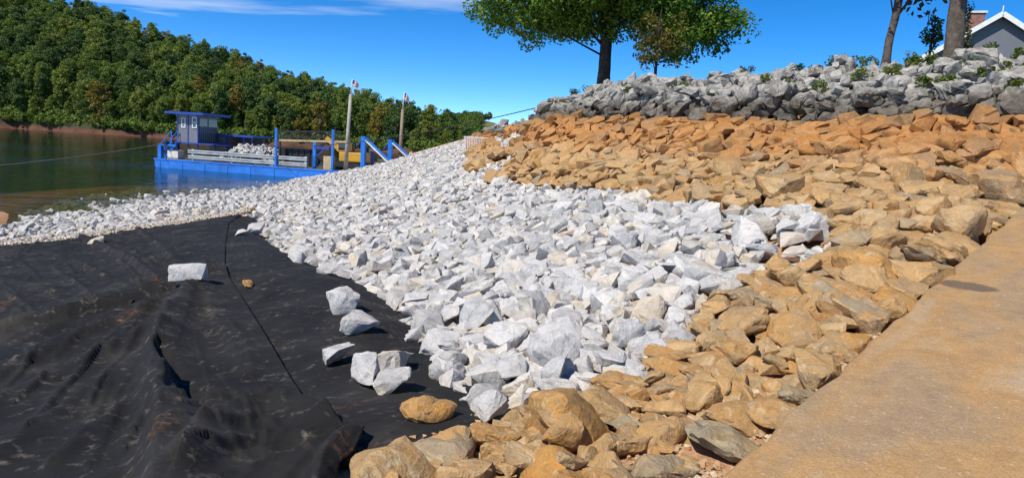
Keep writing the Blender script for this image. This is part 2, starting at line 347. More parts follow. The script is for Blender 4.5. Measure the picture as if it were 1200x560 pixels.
c = mixrgb(t, 0.6, c, ramp(t, fine, [(0.28, (0.45, 0.43, 0.42)), (0.5, (1, 1, 1)), (0.68, (1.35, 1.35, 1.3))]), 'MULTIPLY')
pit = ntex(t, pos, 38, 3, 0.6)
c = mixrgb(t, maprange(t, pit, 0.62, 0.70, 0, 0.6), c, (0.55, 0.46, 0.34))
patch = hit(1134, 335)
pv = N(t, 'ShaderNodeVectorMath', operation='SUBTRACT'); L(t, rot.outputs[0], pv.inputs[0])
ca, sa = math.cos(-math.atan2(RD[1], RD[0])), math.sin(-math.atan2(RD[1], RD[0]))
PP = None
MAT['ramp'] = m; ramp_nodes = (t, b, c, fine, mid, pit)
# the patch: where the ray at its pixel meets the slab
d = ray(1134, 335); nrm = np.array([-RS*RD[0], -RS*RD[1], 1.0]); tt = np.dot(nrm, RA-CAM)/np.dot(nrm, d); PP = CAM+d*tt
pv.inputs[1].default_value = (ca*PP[0]-sa*PP[1], sa*PP[0]+ca*PP[1], 0)
ps = N(t, 'ShaderNodeMapping'); ps.inputs['Scale'].default_value = (1/0.13, 1/0.23, 0); ps.inputs['Rotation'].default_value = (0, 0, RAD(0)); L(t, pv.outputs[0], ps.inputs[0])
ln = N(t, 'ShaderNodeVectorMath', operation='LENGTH'); L(t, ps.outputs[0], ln.inputs[0])
pf = maprange(t, mth(t, 'ADD', ln.outputs['Value'], mth(t, 'MULTIPLY', mid, 0.5)), 1.05, 1.3, 0.75, 0)
c = mixrgb(t, pf, c, (0.085, 0.07, 0.06))
L(t, c, b.inputs['Base Color']); b.inputs['Roughness'].default_value = 0.88; b.inputs['Specular IOR Level'].default_value = 0.3
bump(t, b, mth(t, 'ADD', mth(t, 'MULTIPLY', fine, 0.6), mth(t, 'ADD', mid, pit)), 0.55, 0.012)
def rampP(a, s, dz=0): q = RA[:2]+RD*a+RN*s; return (q[0], q[1], ramp_z(*q)+dz)
v = []; f = []; na = 160
for i in range(na+1):
    a = -14+26*i/na; wob = 0.012*math.sin(a*5.1)+0.010*math.sin(a*13.7+1)+0.006*math.sin(a*31)
    prof = [rampP(a, wob-0.005, -0.24), rampP(a, wob, -0.02), rampP(a, wob+0.022, 0), rampP(a, 7.4, 0), rampP(a, 7.4, -0.24)]
    v += prof
for i in range(na):
    for k in range(4): f.append((i*5+k, i*5+5+k, i*5+6+k, i*5+1+k))
me = mesh('boat_ramp', v, f, MAT['ramp']); bm = bmesh.new(); bm.from_mesh(me); bmesh.ops.recalc_face_normals(bm, faces=bm.faces); bm.to_mesh(me); bm.free()
tag(link('boat_ramp', me), kind='structure')

# --- water
m, t, b, out = newmat('lake_water'); t.nodes.remove(b)
g = N(t, 'ShaderNodeNewGeometry'); pos = g.outputs['Position']
st = N(t, 'ShaderNodeMapping'); st.inputs['Scale'].default_value = (0.5, 1.0, 1); L(t, pos, st.inputs[0])
hgt = mth(t, 'ADD', mth(t, 'MULTIPLY', ntex(t, st.outputs[0], 3.0, 3), 0.35), mth(t, 'MULTIPLY', ntex(t, st.outputs[0], 0.7, 3), 1.0))
calm = maprange(t, ntex(t, st.outputs[0], 0.045, 3), 0.42, 0.6, 0.25, 1.0)
bn = N(t, 'ShaderNodeBump'); bn.inputs['Distance'].default_value = 0.14; L(t, mth(t, 'MULTIPLY', calm, 0.95), bn.inputs['Strength']); L(t, hgt, bn.inputs['Height'])
gl = N(t, 'ShaderNodeBsdfGlossy'); gl.inputs['Roughness'].default_value = 0.04; L(t, bn.outputs[0], gl.inputs['Normal'])
tr = N(t, 'ShaderNodeBsdfTransparent'); tr.inputs[0].default_value = (0.80, 0.74, 0.55, 1)
df = N(t, 'ShaderNodeBsdfDiffuse'); df.inputs[0].default_value = (0.015, 0.06, 0.045, 1)
m1 = N(t, 'ShaderNodeMixShader'); m1.inputs[0].default_value = 0.35; L(t, tr.outputs[0], m1.inputs[1]); L(t, df.outputs[0], m1.inputs[2])
fr = N(t, 'ShaderNodeFresnel'); fr.inputs[0].default_value = 1.33; L(t, bn.outputs[0], fr.inputs['Normal'])
ms = N(t, 'ShaderNodeMixShader'); L(t, fr.outputs[0], ms.inputs[0]); L(t, m1.outputs[0], ms.inputs[1]); L(t, gl.outputs[0], ms.inputs[2])
L(t, ms.outputs[0], out.inputs[0]); MAT['water'] = m
tag(link('lake_water', mesh('lake_water', [(-900, -60, WZ), (700, -60, WZ), (700, 700, WZ), (-900, 700, WZ)], [(0, 1, 2, 3)], m)), kind='structure')
tag(link('lake_bed', mesh('lake_bed', [(-900, -60, -6.2), (700, -60, -6.2), (700, 700, -6.2), (-900, 700, -6.2)], [(0, 1, 2, 3)], MAT['ground'])), kind='structure')

# ------------------------------------------------------------------ rock shapes
def make_proto(seed, npts, ax, hi_smooth, rough, cuts, pw=0.55):
    r = random.Random(seed); bm = bmesh.new()
    for _ in range(npts):
        q = Vector([r.gauss(0, 1) for _ in range(3)]).normalized()
        q = Vector([math.copysign(abs(c)**pw, c) for c in q]); k = r.uniform(0.72, 1.0)/max(q.length, 1e-3)*r.uniform(0.85, 1.15)
        bm.verts.new(Vector((q.x*ax[0], q.y*ax[1], q.z*ax[2]))*k)
    res = bmesh.ops.convex_hull(bm, input=bm.verts[:])
    bmesh.ops.delete(bm, geom=[e for e in res['geom_interior'] if isinstance(e, bmesh.types.BMVert)], context='VERTS')
    bmesh.ops.delete(bm, geom=[q for q in bm.verts if not q.link_faces], context='VERTS')
    bmesh.ops.dissolve_limit(bm, angle_limit=RAD(9), verts=bm.verts[:], edges=bm.edges[:])
    bmesh.ops.triangulate(bm, faces=bm.faces[:]); bmesh.ops.recalc_face_normals(bm, faces=bm.faces[:])
    c = sum((q.co for q in bm.verts), Vector())/len(bm.verts); 
    for q in bm.verts: q.co -= c
    ex = max(max(q.co.x for q in bm.verts)-min(q.co.x for q in bm.verts), max(q.co.y for q in bm.verts)-min(q.co.y for q in bm.verts))
    for q in bm.verts: q.co /= ex                       # longest plan size 1
    bm.normal_update(); bm.verts.index_update()
    V = np.array([q.co[:] for q in bm.verts]); T = np.array([[q.index for q in f.verts] for f in bm.faces])
    PN = np.array([f.normal[:] for f in bm.faces]); PD = np.array([f.normal.dot(f.verts[0].co) for f in bm.faces])
    # detailed version
    hb = bm
    bmesh.ops.subdivide_edges(hb, edges=hb.edges[:], cuts=cuts, use_grid_fill=True)
    bmesh.ops.triangulate(hb, faces=hb.faces[:])
    for _ in range(hi_smooth): bmesh.ops.smooth_vert(hb, verts=hb.verts[:], factor=0.5, use_axis_x=True, use_axis_y=True, use_axis_z=True)
    hb.normal_update()
    off = Vector((seed*3.7, seed*1.3, seed*2.1)); mv = []
    for q in hb.verts:
        a = noise.fractal(q.co*3.2+off, 0.85, 2.1, 5)*rough
        s_ = noise.cell(q.co*4.0+off)*rough*0.22
        rg = abs(noise.noise(q.co*6+off*2))*rough*0.5
        mv.append(q.normal*(a+s_-rg))
    for q, d in zip(hb.verts, mv): q.co += d*1.0
    hi = bpy.data.meshes.new('rock'); hb.to_mesh(hi); hb.free()
    hi.polygons.foreach_set('use_smooth', [True]*len(hi.polygons))
    hi.set_sharp_from_angle(angle=RAD(24))
    return dict(V=V, T=T, N=PN, D=PD, hi=hi, rad=float(np.linalg.norm(V, axis=1).max()))
rr = random.Random(3)
WP = [make_proto(100+i, rr.randint(8, 12), (1, rr.uniform(0.68, 0.98), rr.uniform(0.45, 0.7)), 1, 0.05, 4, 0.68) for i in range(20)]
BP = [make_proto(200+i, rr.randint(10, 15), (1, rr.uniform(0.62, 0.95), rr.uniform(0.38, 0.56)), 2, 0.06, 4, 0.55) for i in range(16)]
GP = [make_proto(300+i, rr.randint(11, 17), (1, rr.uniform(0.6, 0.95), rr.uniform(0.5, 0.75)), 1, 0.075, 4, 0.7) for i in range(10)]
for lst, mt in ((WP, 'white_rock'), (BP, 'brown_rock'), (GP, 'grey_rock')):
    for q in lst: q['hi'].materials.append(MAT[mt])

H = BASE.copy(); ID = np.full(S.shape, -1, np.int32)
rocks = []            # dict(kind, proto, R, s, pos, n cells)
gradx = np.gradient(S, RES, axis=1); grady = np.gradient(S, RES, axis=0)
def rest(x, y, s, R, pr, q=78, commit=True, zfix=None):
    Nn = pr['N']@R.T; D = pr['D']*s; r = pr['rad']*s
    i0 = int((x-r-GX0)/RES); i1 = int((x+r-GX0)/RES)+2; j0 = int((y-r-GY0)/RES); j1 = int((y+r-GY0)/RES)+2
    if i0 < 0 or j0 < 0 or i1 >= S.shape[1] or j1 >= S.shape[0]: return None
    X = gx[i0:i1][None, :]-x; Y = gy[j0:j1][:, None]-y
    num = D[:, None, None]-Nn[:, 0, None, None]*X-Nn[:, 1, None, None]*Y; nz = Nn[:, 2]
    up = nz > 1e-3; dn = nz < -1e-3
    top = (num[up]/nz[up][:, None, None]).min(0); bot = (num[dn]/nz[dn][:, None, None]).max(0)
    mk = top > bot
    if mk.sum() < 2: return None
    Hs = H[j0:j1, i0:i1]
    z0 = zfix if zfix is not None else np.percentile((Hs-bot)[mk], q)
    if commit:
        tz = z0+top; upd = mk & (tz > Hs); Hs[upd] = tz[upd]; ID[j0:j1, i0:i1][upd] = len(rocks)
        return z0, int(mk.sum())
    return z0
def rot_of(x, y, yaw, tx, ty):
    i = min(max(int((x-GX0)/RES), 0), S.shape[1]-1); j = min(max(int((y-GY0)/RES), 0), S.shape[0]-1)
    nrm = Vector((-gradx[j, i]*0.7, -grady[j, i]*0.7, 1)).normalized()
    q = Vector((0, 0, 1)).rotation_difference(nrm)
    return np.array((q.to_matrix() @ Euler((tx, ty, yaw)).to_matrix())[:])
def put(kind, protos, x, y, s, R=None, q=78, pi=None, extra=None):
    pi = int(rng.integers(len(protos))) if pi is None else pi
    if R is None: R = rot_of(x, y, rng.uniform(0, 6.283), rng.normal(0, 0.17), rng.normal(0, 0.17))
    z = rest(x, y, s, R, protos[pi], q)
    if z is None: return None
    d = dict(kind=kind, pr=protos[pi], R=R, s=s, pos=(x, y, z[0]), n=z[1])
    if extra: d.update(extra)
    rocks.append(d); return d

# --- stones one can point at: (px, py of centre, width px, material, proto, yaw deg, label)
HAND = [
 (500, 466, 74, 'orange_rock', 2, 25, 'orange brown boulder lying alone on the edge of the black fabric'),
 (648, 503, 92, 'orange_rock', 5, -10, 'rounded orange boulder in the foreground left of the tan slab boulder'),
 (783, 508, 84, 'brown_rock', 7, 40, 'blocky tan boulder with flat pitted front near the ramp corner'),
 (700, 545, 96, 'orange_rock', 3, 15, 'orange boulder cut by the bottom edge of the photo'),
 (452, 538, 128, 'brown_rock', 9, 8, 'long smooth tan boulder beside the fabric corner at the bottom edge'),
 (528, 548, 88, 'orange_rock', 11, -30, 'bright orange boulder between the long tan boulder and the ochre ones at the bottom'),
 (527, 494, 84, 'brown_rock', 1, 30, 'flat tan boulder just below the lone boulder on the fabric edge'),
 (660, 464, 100, 'orange_rock', 9, 18, 'long orange boulder just below the white rock tip'),
 (612, 447, 62, 'brown_rock', 4, 60, 'tan boulder touching the lowest white rocks'),
 (708, 440, 66, 'brown_rock', 8, -20, 'tan boulder tucked under the white rock border in the middle'),
 (852, 486, 92, 'olive_rock', 6, -35, 'big grey brown boulder with split face against the ramp edge'),
 (845, 410, 70, 'olive_rock', 10, 12, 'grey olive wedge shaped boulder on pinkish gravel'),
 (930, 397, 62, 'orange_rock', 12, -8, 'pale ochre boulder with flat top right of the olive wedge'),
 (843, 352, 46, 'brown_rock', 13, 70, 'upright tan boulder below the right end of white rocks'),
 (862, 452, 80, 'brown_rock', 0, 20, 'low tan boulder between olive wedge and split boulder'),
 (910, 462, 58, 'brown_rock', 2, -40, 'brown pitted boulder pressed against the ramp edge'),
 (940, 432, 58, 'olive_rock', 7, 20, 'grey brown boulder by the ramp edge right of the low tan one'),
 (995, 380, 56, 'orange_rock', 5, 30, 'ochre boulder at the ramp edge above the grey brown one'),
 (1015, 352, 58, 'brown_rock', 3, -20, 'tan boulder at the ramp edge under the long orange boulder'),
 (1018, 303, 88, 'orange_rock', 9, 15, 'long orange boulder lying right of the white rock tip'),
 (1072, 298, 46, 'brown_rock', 13, 80, 'upright orange brown block beside the ramp edge'),
 (1052, 337, 62, 'orange_rock', 8, -25, 'wedge shaped orange boulder below the upright block at ramp edge'),
 (1118, 272, 72, 'brown_rock', 1, 20, 'long brown boulder lying along the upper ramp edge'),
 (1040, 262, 52, 'brown_rock', 7, 0, 'squared brown boulder above the upright block'),
 (890, 345, 56, 'orange_rock', 11, 45, 'orange boulder leaning beside the right end of white rocks'),
 (800, 460, 58, 'brown_rock', 4, 10, 'gold brown boulder left of the low tan one'),
 (745, 455, 64, 'olive_rock', 12, -15, 'grey brown boulder in the middle of the brown foreground'),
]
for px, py, wpx, mt, pi, yaw, lab in HAND:
    p = hit(px, py+4, 0.06); dist = np.dot(p-CAM, Fw); Rm = rot_of(p[0], p[1], RAD(yaw), rng.normal(0, 0.10), rng.normal(0, 0.10))
    s = wpx/FPX*dist*(1.0 if px < 560 else 1.1)/np.ptp((BP[pi]['V']@Rm.T)@CR)
    put('brown', BP, p[0], p[1], s, Rm, 62, pi, dict(mat=mt, label=lab, hand=True))
HANDW = [
 (225, 336, 46, 9, 100, 'big white rock pinning down the fabric fold'),
 (393, 417, 40, 6, 40, 'white rock lying nearest the fabric overlap seam'),
 (421, 380, 46, 9, -10, 'white rock with cream left end on black fabric'),
 (402, 357, 40, 1, 5, 'cream white block on black fabric above the cream ended rock'),
 (460, 418, 40, 12, 70, 'tall pointed white rock at the lower fabric edge'),
 (462, 443, 48, 5, 20, 'pale grey rock in front of the pointed one'),
 (430, 438, 38, 14, -20, 'cream rock left of the pale grey rock at lower fabric edge'),
 (575, 452, 46, 8, 30, 'lowest white rock at the tip above brown boulders'),
 (334, 437, 9, 2, 0, 'tiny white stone on fabric near the seam'),
 (112, 282, 20, 7, 0, 'flat white rock alone on the upper left fabric'),
 (283, 270, 17, 4, 30, 'small white rock at the fabric seam top'),
 (300, 262, 18, 10, 10, 'white rock above the small seam rock'),
 (350, 296, 22, 11, 10, 'loose white rock just left of the rock bed edge'),
 (955, 284, 44, 15, 10, 'large pale slab at the lower right tip of the white bed'),
 (902, 276, 50, 16, -15, 'long pale slab left of the lower right tip slab'),
 (884, 247, 52, 17, 12, 'broad pale slab on the upper right part of the white bed'),
 (938, 256, 46, 18, 30, 'pale slab between the broad slab and the right tip'),
 (968, 248, 36, 19, 0, 'topmost right slab of the white bed'),
 (384, 309, 26, 13, 10, 'grey white rock right of the loose white rock on fabric'),
]
for px, py, wpx, pi, yaw, lab in HANDW:
    p = hit(px, py+2, 0.08); dist = np.dot(p-CAM, Fw); Rm = rot_of(p[0], p[1], RAD(yaw), 0.1, -0.1); s = wpx/FPX*dist*1.04/np.ptp((WP[pi]['V']@Rm.T)@CR)
    ii = int((p[0]-GX0)/RES); jj = int((p[1]-GY0)/RES)
    put('white', WP, p[0], p[1], s, Rm, 60, pi, dict(label=lab, hand=True, lift=0.19 if px == 225 else (0.0 if wpx > 30 and px > 860 else 0.055)))
for px, py, wpx, pi, lab in [(290, 333, 20, 6, 'round orange stone on fabric beside the fold end'), (290, 239, 20, 3, 'single orange rock among white ones at top of the fabric'), (378, 497, 24, 4, 'dark brown stone at the fabric corner fold')]:
    p = hit(px, py+2, 0.05); s = wpx/FPX*np.dot(p-CAM, Fw)
    put('brown', BP, p[0], p[1], s, None, 60, pi, dict(mat='orange_rock', label=lab, hand=True, lift=0.05))
HAND1 = ID >= 0; HANDMASK = ID >= 0
for _ in range(3):
    for ax in (0, 1): HANDMASK = HANDMASK | np.roll(HANDMASK, 1, ax) | np.roll(HANDMASK, -1, ax)

# --- fill each zone, lowest spot first
def fill(kind, protos, zid, smean, sdev, smin, smax, per_m2, K=6, q=52, dmax=0.02):
    jj, ii = np.nonzero(zone == zid)
    dist = np.hypot(gx[ii], gy[jj])
    n = int(len(jj)*RES*RES*per_m2); c = 0
    for k in range(n):
        a = int(rng.integers(len(jj)))
        cj = np.clip(jj[a]+rng.integers(-11, 12, size=K), 0, S.shape[0]-1); ci = np.clip(ii[a]+rng.integers(-11, 12, size=K), 0, S.shape[1]-1)
        dep = H[cj, ci]-S[cj, ci]+(HANDMASK if zid == 1 else HAND1)[cj, ci]*5+(zone[cj, ci] != zid)*5
        b_ = int(np.argmin(dep))
        if dep[b_] > dmax-(0.07 if zid == 2 and gy[cj[b_]] < 6 else 0): continue
        s = float(np.clip(rng.lognormal(math.log(smean), sdev), smin, smax))
        x, y = gx[ci[b_]]+rng.uniform(0, RES), gy[cj[b_]]+rng.uniform(0, RES)
        d = math.hypot(x, y)
        if zid == 2 and d < 7: s *= 0.50+0.50*max(0, (d-4)/3)
        if zid == 1: s *= 0.95 if d < 14 else 0.82
        ramps = (x-RA[0])*RN[0]+(y-RA[1])*RN[1]
        if zid == 2 and ramps > -0.36*s and y < 9.5:
            x -= RN[0]*(ramps+0.36*s); y -= RN[1]*(ramps+0.36*s)
        put(kind, protos, x, y, s, None, q)
fill('white', WP, 1, 0.275, 0.30, 0.13, 0.43, 56, q=38, dmax=-0.05)
fill('brown', BP, 2, 0.36, 0.34, 0.13, 0.68, 44, q=33, dmax=-0.06)
fill('grey', GP, 3, 0.35, 0.36, 0.15, 0.66, 36, q=60, dmax=-0.07)
vis = np.bincount(ID[ID >= 0].ravel(), minlength=len(rocks))
for i, r in enumerate(rocks):
    r['frac'] = vis[i]/max(r['n'], 1); x, y, z = r['pos']
    r['px'], r['py'] = [float(q) for q in project(x, y, z)]
    inside = -30 < r['px'] < 1230 and -10 < r['py'] < 600
    r['score'] = (r['s']*FPX/max(math.hypot(x, y), 1))**2*min(1, r['frac']*1.3)*(1 if inside else 0.0)
def where(px, py, marks):
    """nearest landmark and the side of it"""
    nm, mx_, my_ = min(marks, key=lambda q: (q[1]-px)**2+(1.6*(q[2]-py))**2); dx, dy = px-mx_, py-my_
    d = math.hypot(dx, dy); a = abs(dx) > 2.2*abs(dy); b_ = abs(dy) > 2.2*abs(dx)
    side = ('right of' if dx > 0 else 'left of') if a else (('below' if dy > 0 else 'above') if b_ else (('lower ' if dy > 0 else 'upper ')+('right of' if dx > 0 else 'left of')))
    return ('just ' if d < 38 else ('' if d < 85 else 'well ')) + side + ' ' + nm
MARKS = {'white': [('the pointed rock on fabric', 460, 418), ('the white bed right tip', 985, 265), ('the lowest white rock', 575, 452), ('the fabric seam top', 268, 262), ('the olive wedge boulder', 845, 410), ('the fabric edge bend', 400, 312), ('the brown slope foot', 720, 210), ('the barge pylons', 440, 190), ('the middle of the bed', 620, 300), ('the cream block on fabric', 402, 357)],
         'brown': [('the split boulder at the ramp', 852, 486), ('the olive wedge boulder', 845, 410), ('the upright block at the ramp', 1072, 298), ('the white bed right tip', 985, 265), ('the ramp top at right edge', 1195, 235), ('the long tan boulder', 452, 538), ('the rounded orange boulder', 648, 503), ('the broad tree foot', 709, 106), ('the leaning trunk foot', 1045, 73), ('the thick trunk foot', 1123, 64), ('the slope middle', 900, 170), ('the white streak on the slope', 600, 165)],
         'grey': [('the broad tree foot', 709, 106), ('the thin tree foot', 768, 99), ('the leaning trunk foot', 1045, 73), ('the thick trunk foot', 1123, 64), ('the lone crest weed', 873, 87), ('the house gable', 1173, 50), ('the lowest grey weed', 962, 108)]}
ADJ = {'white': 'white rock', 'brown': 'clay stained rock', 'grey': 'weathered grey rock'}
def low_label(r):
    sw = r['s']*FPX/max(math.hypot(*r['pos'][:2]), 1); med = {'white': 0.29, 'brown': 0.36, 'grey': 0.42}[r['kind']]
    size = 'small' if r['s'] < med else ('mid sized' if r['s'] < med*1.35 else 'large')
    adj = ADJ[r['kind']] if not (r['kind'] == 'brown' and r['py'] > 260) else 'ochre rock'
    return '%s %s %s' % (size, adj, where(r['px'], r['py'], MARKS[r['kind']]))
GRP = {'white': 'white riprap rocks', 'brown': 'brown riprap rocks', 'grey': 'grey riprap rocks'}
NAME = {'white': 'white_rock', 'brown': 'brown_rock', 'grey': 'grey_rock'}
indiv = set()
for kd in ('white', 'brown', 'grey'):
    ids = [i for i, r in enumerate(rocks) if r['kind'] == kd]
    hand = [i for i in ids if r_hand(i)] if False else [i for i in ids if rocks[i].get('hand')]
    rest_ = sorted([i for i in ids if not rocks[i].get('hand')], key=lambda i: -rocks[i]['score'])[:300-len(hand)]
    indiv |= set(hand) | set(i for i in rest_ if rocks[i]['score'] > 0)
stuff = {'white': ([], []), 'brown': ([], []), 'grey': ([], [])}; cnt = {'white': 0, 'brown': 0, 'grey': 0}
for i, r in enumerate(rocks):
    x, y, z = r['pos']; z += r.get('lift', 0)
    if i in indiv:
        o = bpy.data.objects.new(NAME[r['kind']], r['pr']['hi']); COL.objects.link(o)
        o.matrix_world = Matrix.Translation((x, y, z)) @ (Matrix(r['R'].tolist()).to_4x4() @ Matrix.Scale(r['s'], 4))
        if r.get('mat') and r['mat'] != 'brown_rock':
            key = (id(r['pr']), r['mat'])
            me = r['pr'].get(r['mat'])
            if me is None:
                me = r['pr']['hi'].copy(); me.materials.clear(); me.materials.append(MAT[r['mat']]); r['pr'][r['mat']] = me
            o.data = me
        tag(o, r.get('label') or low_label(r), 'rock', GRP[r['kind']])
    elif r['frac'] > 0.03:
        V, T = stuff[r['kind']]; V.append((r['pr']['V']*r['s'])@r['R'].T+np.array([x, y, z])); T.append(r['pr']['T']+cnt[r['kind']]); cnt[r['kind']] += len(r['pr']['V'])
SL = {'white': 'far reach of the white riprap bed along the water', 'brown': 'smaller clay stained rocks packed over the brown slope', 'grey': 'rest of the grey rock band along the crest'}
for kd in stuff:
    V, T = stuff[kd]
    if V: tag(link(NAME[kd]+'_bed', npmesh(kd, np.vstack(V), np.vstack(T), MAT[NAME[kd]])), SL[kd], 'rocks', None, 'stuff')
print('ROCKS', len(rocks), len(indiv), {k: len(v[0]) for k, v in stuff.items()})
#NEXT
# ------------------------------------------------------------------ small gravel between the stones
def pebbles(name, pts, smin, smax, mat, label):
    P0 = []
    for k in range(6):
        bm = bmesh.new(); r = random.Random(900+k)
        for _ in range(8): bm.verts.new(Vector([r.gauss(0, 1) for _ in range(3)]).normalized()*r.uniform(0.8, 1.1)*0.5)
        res = bmesh.ops.convex_hull(bm, input=bm.verts[:]); bmesh.ops.triangulate(bm, faces=bm.faces[:]); bm.verts.index_update()
        P0.append((np.array([q.co[:] for q in bm.verts])*np.array([1, 0.85, 0.65]), np.array([[q.index for q in f.verts] for f in bm.faces]))); bm.free()
    V, T, n = [], [], 0
    for x, y, z in pts:
        a, b = P0[rng.integers(6)]; s = smin*(smax/smin)**(rng.random()**1.8); an = rng.uniform(0, 6.28); c_, s_ = math.cos(an), math.sin(an)
        V.append((a*s)@np.array([[c_, s_, 0], [-s_, c_, 0], [0, 0, 1]])+np.array([x, y, z+0.2*s])); T.append(b+n); n += len(a)
    tag(link(name, npmesh(name, np.vstack(V), np.vstack(T), mat)), label, 'gravel', None, 'stuff')
MAT['gravel'] = rock_mat('gravel', [(0, (0.44, 0.26, 0.12)), (0.35, (0.54, 0.38, 0.22)), (0.6, (0.47, 0.28, 0.12)), (0.8, (0.60, 0.50, 0.37)), (1, (0.38, 0.24, 0.11))], BV, bumpd=0.008)
jj, ii = np.nonzero((zone == 2) & (np.hypot(GXm, GYm) < 8.5) & (H-BASE < 0.07) & ~inF)
k = rng.integers(len(jj), size=7000)
pebbles('brown_gravel', [(gx[ii[a]]+rng.uniform(0, RES), gy[jj[a]]+rng.uniform(0, RES), BASE[jj[a], ii[a]]) for a in k], 0.008, 0.085, MAT['gravel'], 'loose pinkish tan gravel between the brown boulders')
STRIP = [(-60, 290), (0, 272), (60, 270), (120, 262), (200, 253), (285, 241), (292, 250), (200, 266), (120, 277), (60, 285), (0, 290), (-60, 306)]
jj, ii = np.nonzero(inpoly(PXm, PYm, STRIP) & (S < 1) & (ID < 0))
k = rng.integers(len(jj), size=4500)
MAT['white_gravel'] = rock_mat('white_gravel', [(0, (0.55, 0.47, 0.36)), (0.5, (0.62, 0.57, 0.49)), (0.7, (0.50, 0.40, 0.28)), (1, (0.62, 0.6, 0.56))], BV, bumpd=0.008)
pebbles('pale_gravel', [(gx[ii[a]]+rng.uniform(0, RES), gy[jj[a]]+rng.uniform(0, RES), S[jj[a], ii[a]]+0.03) for a in k], 0.03, 0.16, MAT['white_gravel'], 'cream gravel strip between the fabric and the far white rocks')

# ------------------------------------------------------------------ black filter fabric
m, t, b, out = newmat('filter_fabric')
g = N(t, 'ShaderNodeNewGeometry'); pos = g.outputs['Position']
n1 = ntex(t, pos, 1.1, 7, 0.62, 0.4); n2 = ntex(t, pos, 4.5, 7, 0.65, 1.2); n3 = ntex(t, pos, 240, 2, 0.5); n4 = ntex(t, pos, 16, 6, 0.7, 0.6)
c = ramp(t, n1, [(0.3, (0.012, 0.0115, 0.011)), (0.55, (0.022, 0.021, 0.0198)), (0.75, (0.052, 0.047, 0.041))])
dust = mth(t, 'MULTIPLY', maprange(t, n2, 0.53, 0.70), maprange(t, n4, 0.46, 0.62))
c = mixrgb(t, mth(t, 'MULTIPLY', dust, 0.45), c, (0.34, 0.29, 0.235))
cl = mth(t, 'MULTIPLY', maprange(t, ntex(t, pos, 0.9, 6, 0.6, 0.8), 0.60, 0.72), maprange(t, n4, 0.48, 0.62))
c = mixrgb(t, mth(t, 'MULTIPLY', cl, 0.5), c, (0.30, 0.13, 0.05))
c = mixrgb(t, 0.4, c, ramp(t, n3, [(0.3, (0.5, 0.5, 0.5)), (0.7, (1.5, 1.5, 1.5))]), 'MULTIPLY')
L(t, c, b.inputs['Base Color']); b.inputs['Roughness'].default_value = 0.8; b.inputs['Specular IOR Level'].default_value = 0.12
b.inputs['Sheen Weight'].default_value = 0.02; b.inputs['Sheen Roughness'].default_value = 0.5
bump(t, b, mth(t, 'ADD', mth(t, 'MULTIPLY', n3, 0.25), mth(t, 'ADD', n4, mth(t, 'MULTIPLY', n2, 1.2))), 0.5, 0.012); MAT['fabric'] = m
def vhit(PX, PY):
    d = Fw[None, :]+CR[None, :]*((PX.ravel()-600)/FPX)[:, None]-CU[None, :]*((PY.ravel()-280)/FPX)[:, None]
    lo = np.full(len(d), 1.2); hi = np.full(len(d), 60.0); done = np.zeros(len(d), bool); prev = lo.copy()
    for tt in np.geomspace(1.3, 60, 220):
        P = CAM+d*tt; below = (P[:, 2] < bil(P[:, 0], P[:, 1])) & ~done
        hi[below] = tt; lo[below] = prev[below]; done |= below; prev[:] = tt
    for _ in range(14):
        mi = (lo+hi)/2; P = CAM+d*mi[:, None]; bl_ = P[:, 2] < bil(P[:, 0], P[:, 1]); hi = np.where(bl_, mi, hi); lo = np.where(bl_, lo, mi)
    P = CAM+d*hi[:, None]; return P[:, 0].reshape(PX.shape), P[:, 1].reshape(PX.shape)
def bilg(G, X, Y):
    u = np.clip((X-GX0)/RES, 0, G.shape[1]-1.001); v = np.clip((Y-GY0)/RES, 0, G.shape[0]-1.001); i = u.astype(int); j = v.astype(int); a = u-i; b = v-j
    return G[j, i]*(1-a)*(1-b)+G[j, i+1]*a*(1-b)+G[j+1, i]*(1-a)*b+G[j+1, i+1]*a*b
def curve(pts, v):
    pts = np.array(pts, float); sl = np.r_[0, np.cumsum(np.linalg.norm(np.diff(pts, axis=0), axis=1))]; sl /= sl[-1]
    return np.interp(v, sl, pts[:, 0]), np.interp(v, sl, pts[:, 1])
def segdist(X, Y, pl):
    best = np.full(X.shape, 1e9)
    for (x1, y1), (x2, y2) in zip(pl[:-1], pl[1:]):
        dx, dy = x2-x1, y2-y1; tt = np.clip(((X-x1)*dx+(Y-y1)*dy)/(dx*dx+dy*dy+1e-9), 0, 1)
        best = np.minimum(best, np.hypot(X-x1-tt*dx, Y-y1-tt*dy))
    return best
def sdist(X, Y, pl):
    best = np.full(X.shape, 1e9); sg = np.ones(X.shape)
    for (x1, y1), (x2, y2) in zip(pl[:-1], pl[1:]):
        dx, dy = x2-x1, y2-y1; tt = np.clip(((X-x1)*dx+(Y-y1)*dy)/(dx*dx+dy*dy+1e-9), 0, 1); d_ = np.hypot(X-x1-tt*dx, Y-y1-tt*dy)
        cr = np.sign(dx*(Y-y1)-dy*(X-x1)); sg = np.where(d_ < best, cr, sg); best = np.minimum(best, d_)
    return sg
